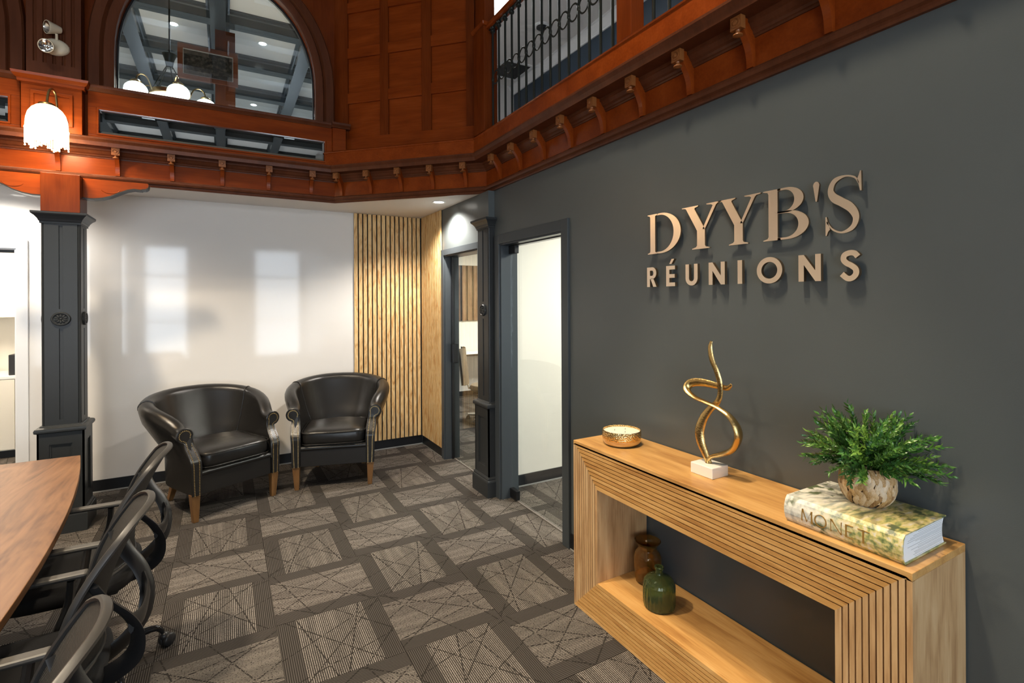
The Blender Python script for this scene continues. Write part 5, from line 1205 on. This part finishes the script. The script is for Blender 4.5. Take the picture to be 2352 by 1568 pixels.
o3 = copy_tree(oc); o3.location = (-0.530, 1.335, 0); o3.rotation_euler = (0, 0, math.radians(-92)); tag(o3, 'nearest black mesh office chair, cut by the lower left corner', 'office chair', 'mesh office chairs at the table')

# ------------------------------------------------------------------ rooms seen through the doorways
ar = empty('slat_art', (3.35, 7.79, 1.27)); tag(ar, 'wooden slat panel hung on the office wall behind the glass door', 'wall panel')
bx('backing', 'slat_back', ar, -0.10, -0.012, 0, 0.90, -0.001, 0.93)
M['slat_art'] = wood('walnut_slat', (0.10, 0.055, 0.03), (0.17, 0.10, 0.055), (0.22, 0.14, 0.08), 'z', 0.5, 55, 4)
for i in range(8): bx('slat', 'slat_art', ar, 0.0 + 0.105 * i, -0.028, 0.004, 0.07 + 0.105 * i, -0.012, 0.926)
dk = empty('desk', (3.60, 7.45, 0)); tag(dk, 'white wall desk with black edge inside the office', 'desk')
bx('desk_top', 'white_trim', dk, -1.3, -0.20, 0.735, 1.2, 0.34, 0.765); bx('desk_edge', 'base_black', dk, -1.3, -0.212, 0.735, 1.2, -0.20, 0.765); bx('modesty_panel', 'white_trim', dk, -1.3, 0.20, 0.12, 1.2, 0.22, 0.735); bx('leg_panel', 'white_trim', dk, 1.17, -0.19, 0, 1.2, 0.19, 0.735); bx('leg_panel', 'white_trim', dk, -1.3, -0.19, 0, -1.27, 0.19, 0.735)
tc_ = empty('task_chair', (3.05, 6.05, 0), math.radians(60)); tag(tc_, 'taupe task chair half hidden behind the half column', 'chair')
rws = [[(0.21 * math.sin(u * 1.1), 0.24 - 0.10 * (1 - math.cos(u * 1.1)) * -1 + 0.05 * v, 0.50 + 0.48 * v) for u in [-1 + 2 * j / 10 for j in range(11)]] for v in [i / 8 for i in range(9)]]
m = MB().grid(rws); m.grid([[(x, y + 0.03, z) for x, y, z in r] for r in rws][::-1]); m.build('backrest', M['tan_fabric'], tc_, smooth=True)
MB().lathe([(0.0001, 0.42), (0.22, 0.42), (0.24, 0.45), (0.22, 0.49), (0.0001, 0.50)], (0, 0, 0), 24).build('seat', M['tan_fabric'], tc_, smooth=True, angle=60)
MB().lathe([(0.025, 0.08), (0.025, 0.42)], (0, 0, 0), 12).build('gas_column', M['chrome'], tc_, smooth=True)
MB().tube([(0, 0.05, 0.43), (0, 0.24, 0.44), (0, 0.285, 0.62)], 0.02, 8).build('back_strut', M['chrome'], tc_, smooth=True)
for k in range(5):
    a = 2 * PI * k / 5; MB().tube([(0, 0, 0.09), (0.28 * math.cos(a), 0.28 * math.sin(a), 0.07)], 0.018, 8).build('base_leg', M['chrome'], tc_); MB().sphere((0.28 * math.cos(a), 0.28 * math.sin(a), 0.029), 0.029, 10, 8).build('caster', M['black_plastic'], tc_, smooth=True)
kc = empty('kitchen_counter', (-2.15, 7.45, 0)); tag(kc, 'white base cabinet with counter inside the left doorway', 'cabinet')
bx('cabinet_body', 'wall_cream', kc, -0.75, -0.30, 0.08, 0.75, 0.30, 0.82); bx('countertop', 'white_trim', kc, -0.76, -0.32, 0.82, 0.76, 0.30, 0.85, 0.003); bx('plinth', 'base_black', kc, -0.73, -0.26, 0, 0.73, 0.28, 0.08)
for i in range(3):
    d = bx('cabinet_door', 'wall_cream', kc, -0.745 + 0.5 * i, -0.318, 0.09, -0.255 + 0.5 * i, -0.30, 0.815, 0.003); MB().tube([(-0.56 + 0.5 * i, -0.333, 0.66), (-0.44 + 0.5 * i, -0.333, 0.66)], 0.005, 6).build('handle', M['chrome'], d)
ku = empty('upper_cabinet', (-2.15, 7.60, 1.45)); tag(ku, 'cream wall cupboard inside the left doorway', 'cupboard')
bx('cupboard_body', 'wall_cream', ku, -0.75, -0.16, 0, 0.75, 0.18, 1.0)
for i in range(3): bx('cupboard_door', 'wall_cream', ku, -0.745 + 0.5 * i, -0.178, 0.005, -0.255 + 0.5 * i, -0.16, 0.995, 0.003)
bk2 = struct(MB().box(-3.0, 7.78, 0, -0.8, 7.86, ZC).build('wall_kitchen_back', M['wall_cream']))
cmk = empty('coffee_machine', (-1.90, 7.32, 0.85)); tag(cmk, 'small black coffee machine on the counter in the left doorway', 'appliance')
bx('machine_body', 'black_plastic', cmk, -0.075, -0.10, 0, 0.075, 0.10, 0.215, 0.006); MB().lathe([(0.018, 0), (0.018, -0.004), (0.013, -0.004), (0.013, 0)], (0.0, -0.10, 0.06), 16, 'y').build('dial', M['chrome'], cmk); bx('button', 'strip', cmk, -0.012, -0.102, 0.13, 0.012, -0.10, 0.134)

# light of the side rooms (ceiling panels)
def panel_light(loc, label, sx, sy, power, color, spread=None):
    t = empty('ceiling_panel', loc); tag(t, label, 'ceiling light')
    bx('diffuser', 'glow_down', t, -sx / 2, -sy / 2, -0.008, sx / 2, sy / 2, -0.002); MB().ring_prism([(-sx / 2 - 0.02, -sy / 2 - 0.02), (sx / 2 + 0.02, -sy / 2 - 0.02), (sx / 2 + 0.02, sy / 2 + 0.02), (-sx / 2 - 0.02, sy / 2 + 0.02)], [(-sx / 2, -sy / 2), (sx / 2, -sy / 2), (sx / 2, sy / 2), (-sx / 2, sy / 2)], lambda a, b, d: (a, b, d), -0.010, 0).build('frame', M['white_trim'], t)
    light('panel_lamp', 'AREA', (loc[0], loc[1], loc[2] - 0.02), power, color, sx, sy)
panel_light((3.6, 5.9, ZC), 'square ceiling panel light in the office behind the far glass door', 1.0, 1.0, 90, NEUT)
panel_light((3.4, 2.4, ZC), 'square ceiling panel light in the room behind the near glass door', 1.0, 1.0, 90, NEUT)
panel_light((-2.1, 6.45, ZC), 'square ceiling panel light in the kitchen', 0.8, 0.8, 38, WARM)
light('gallery_lamp', 'AREA', (2.66, 4.95, 5.17), 8, (0.93, 0.96, 1.0), 0.6, 1.2)
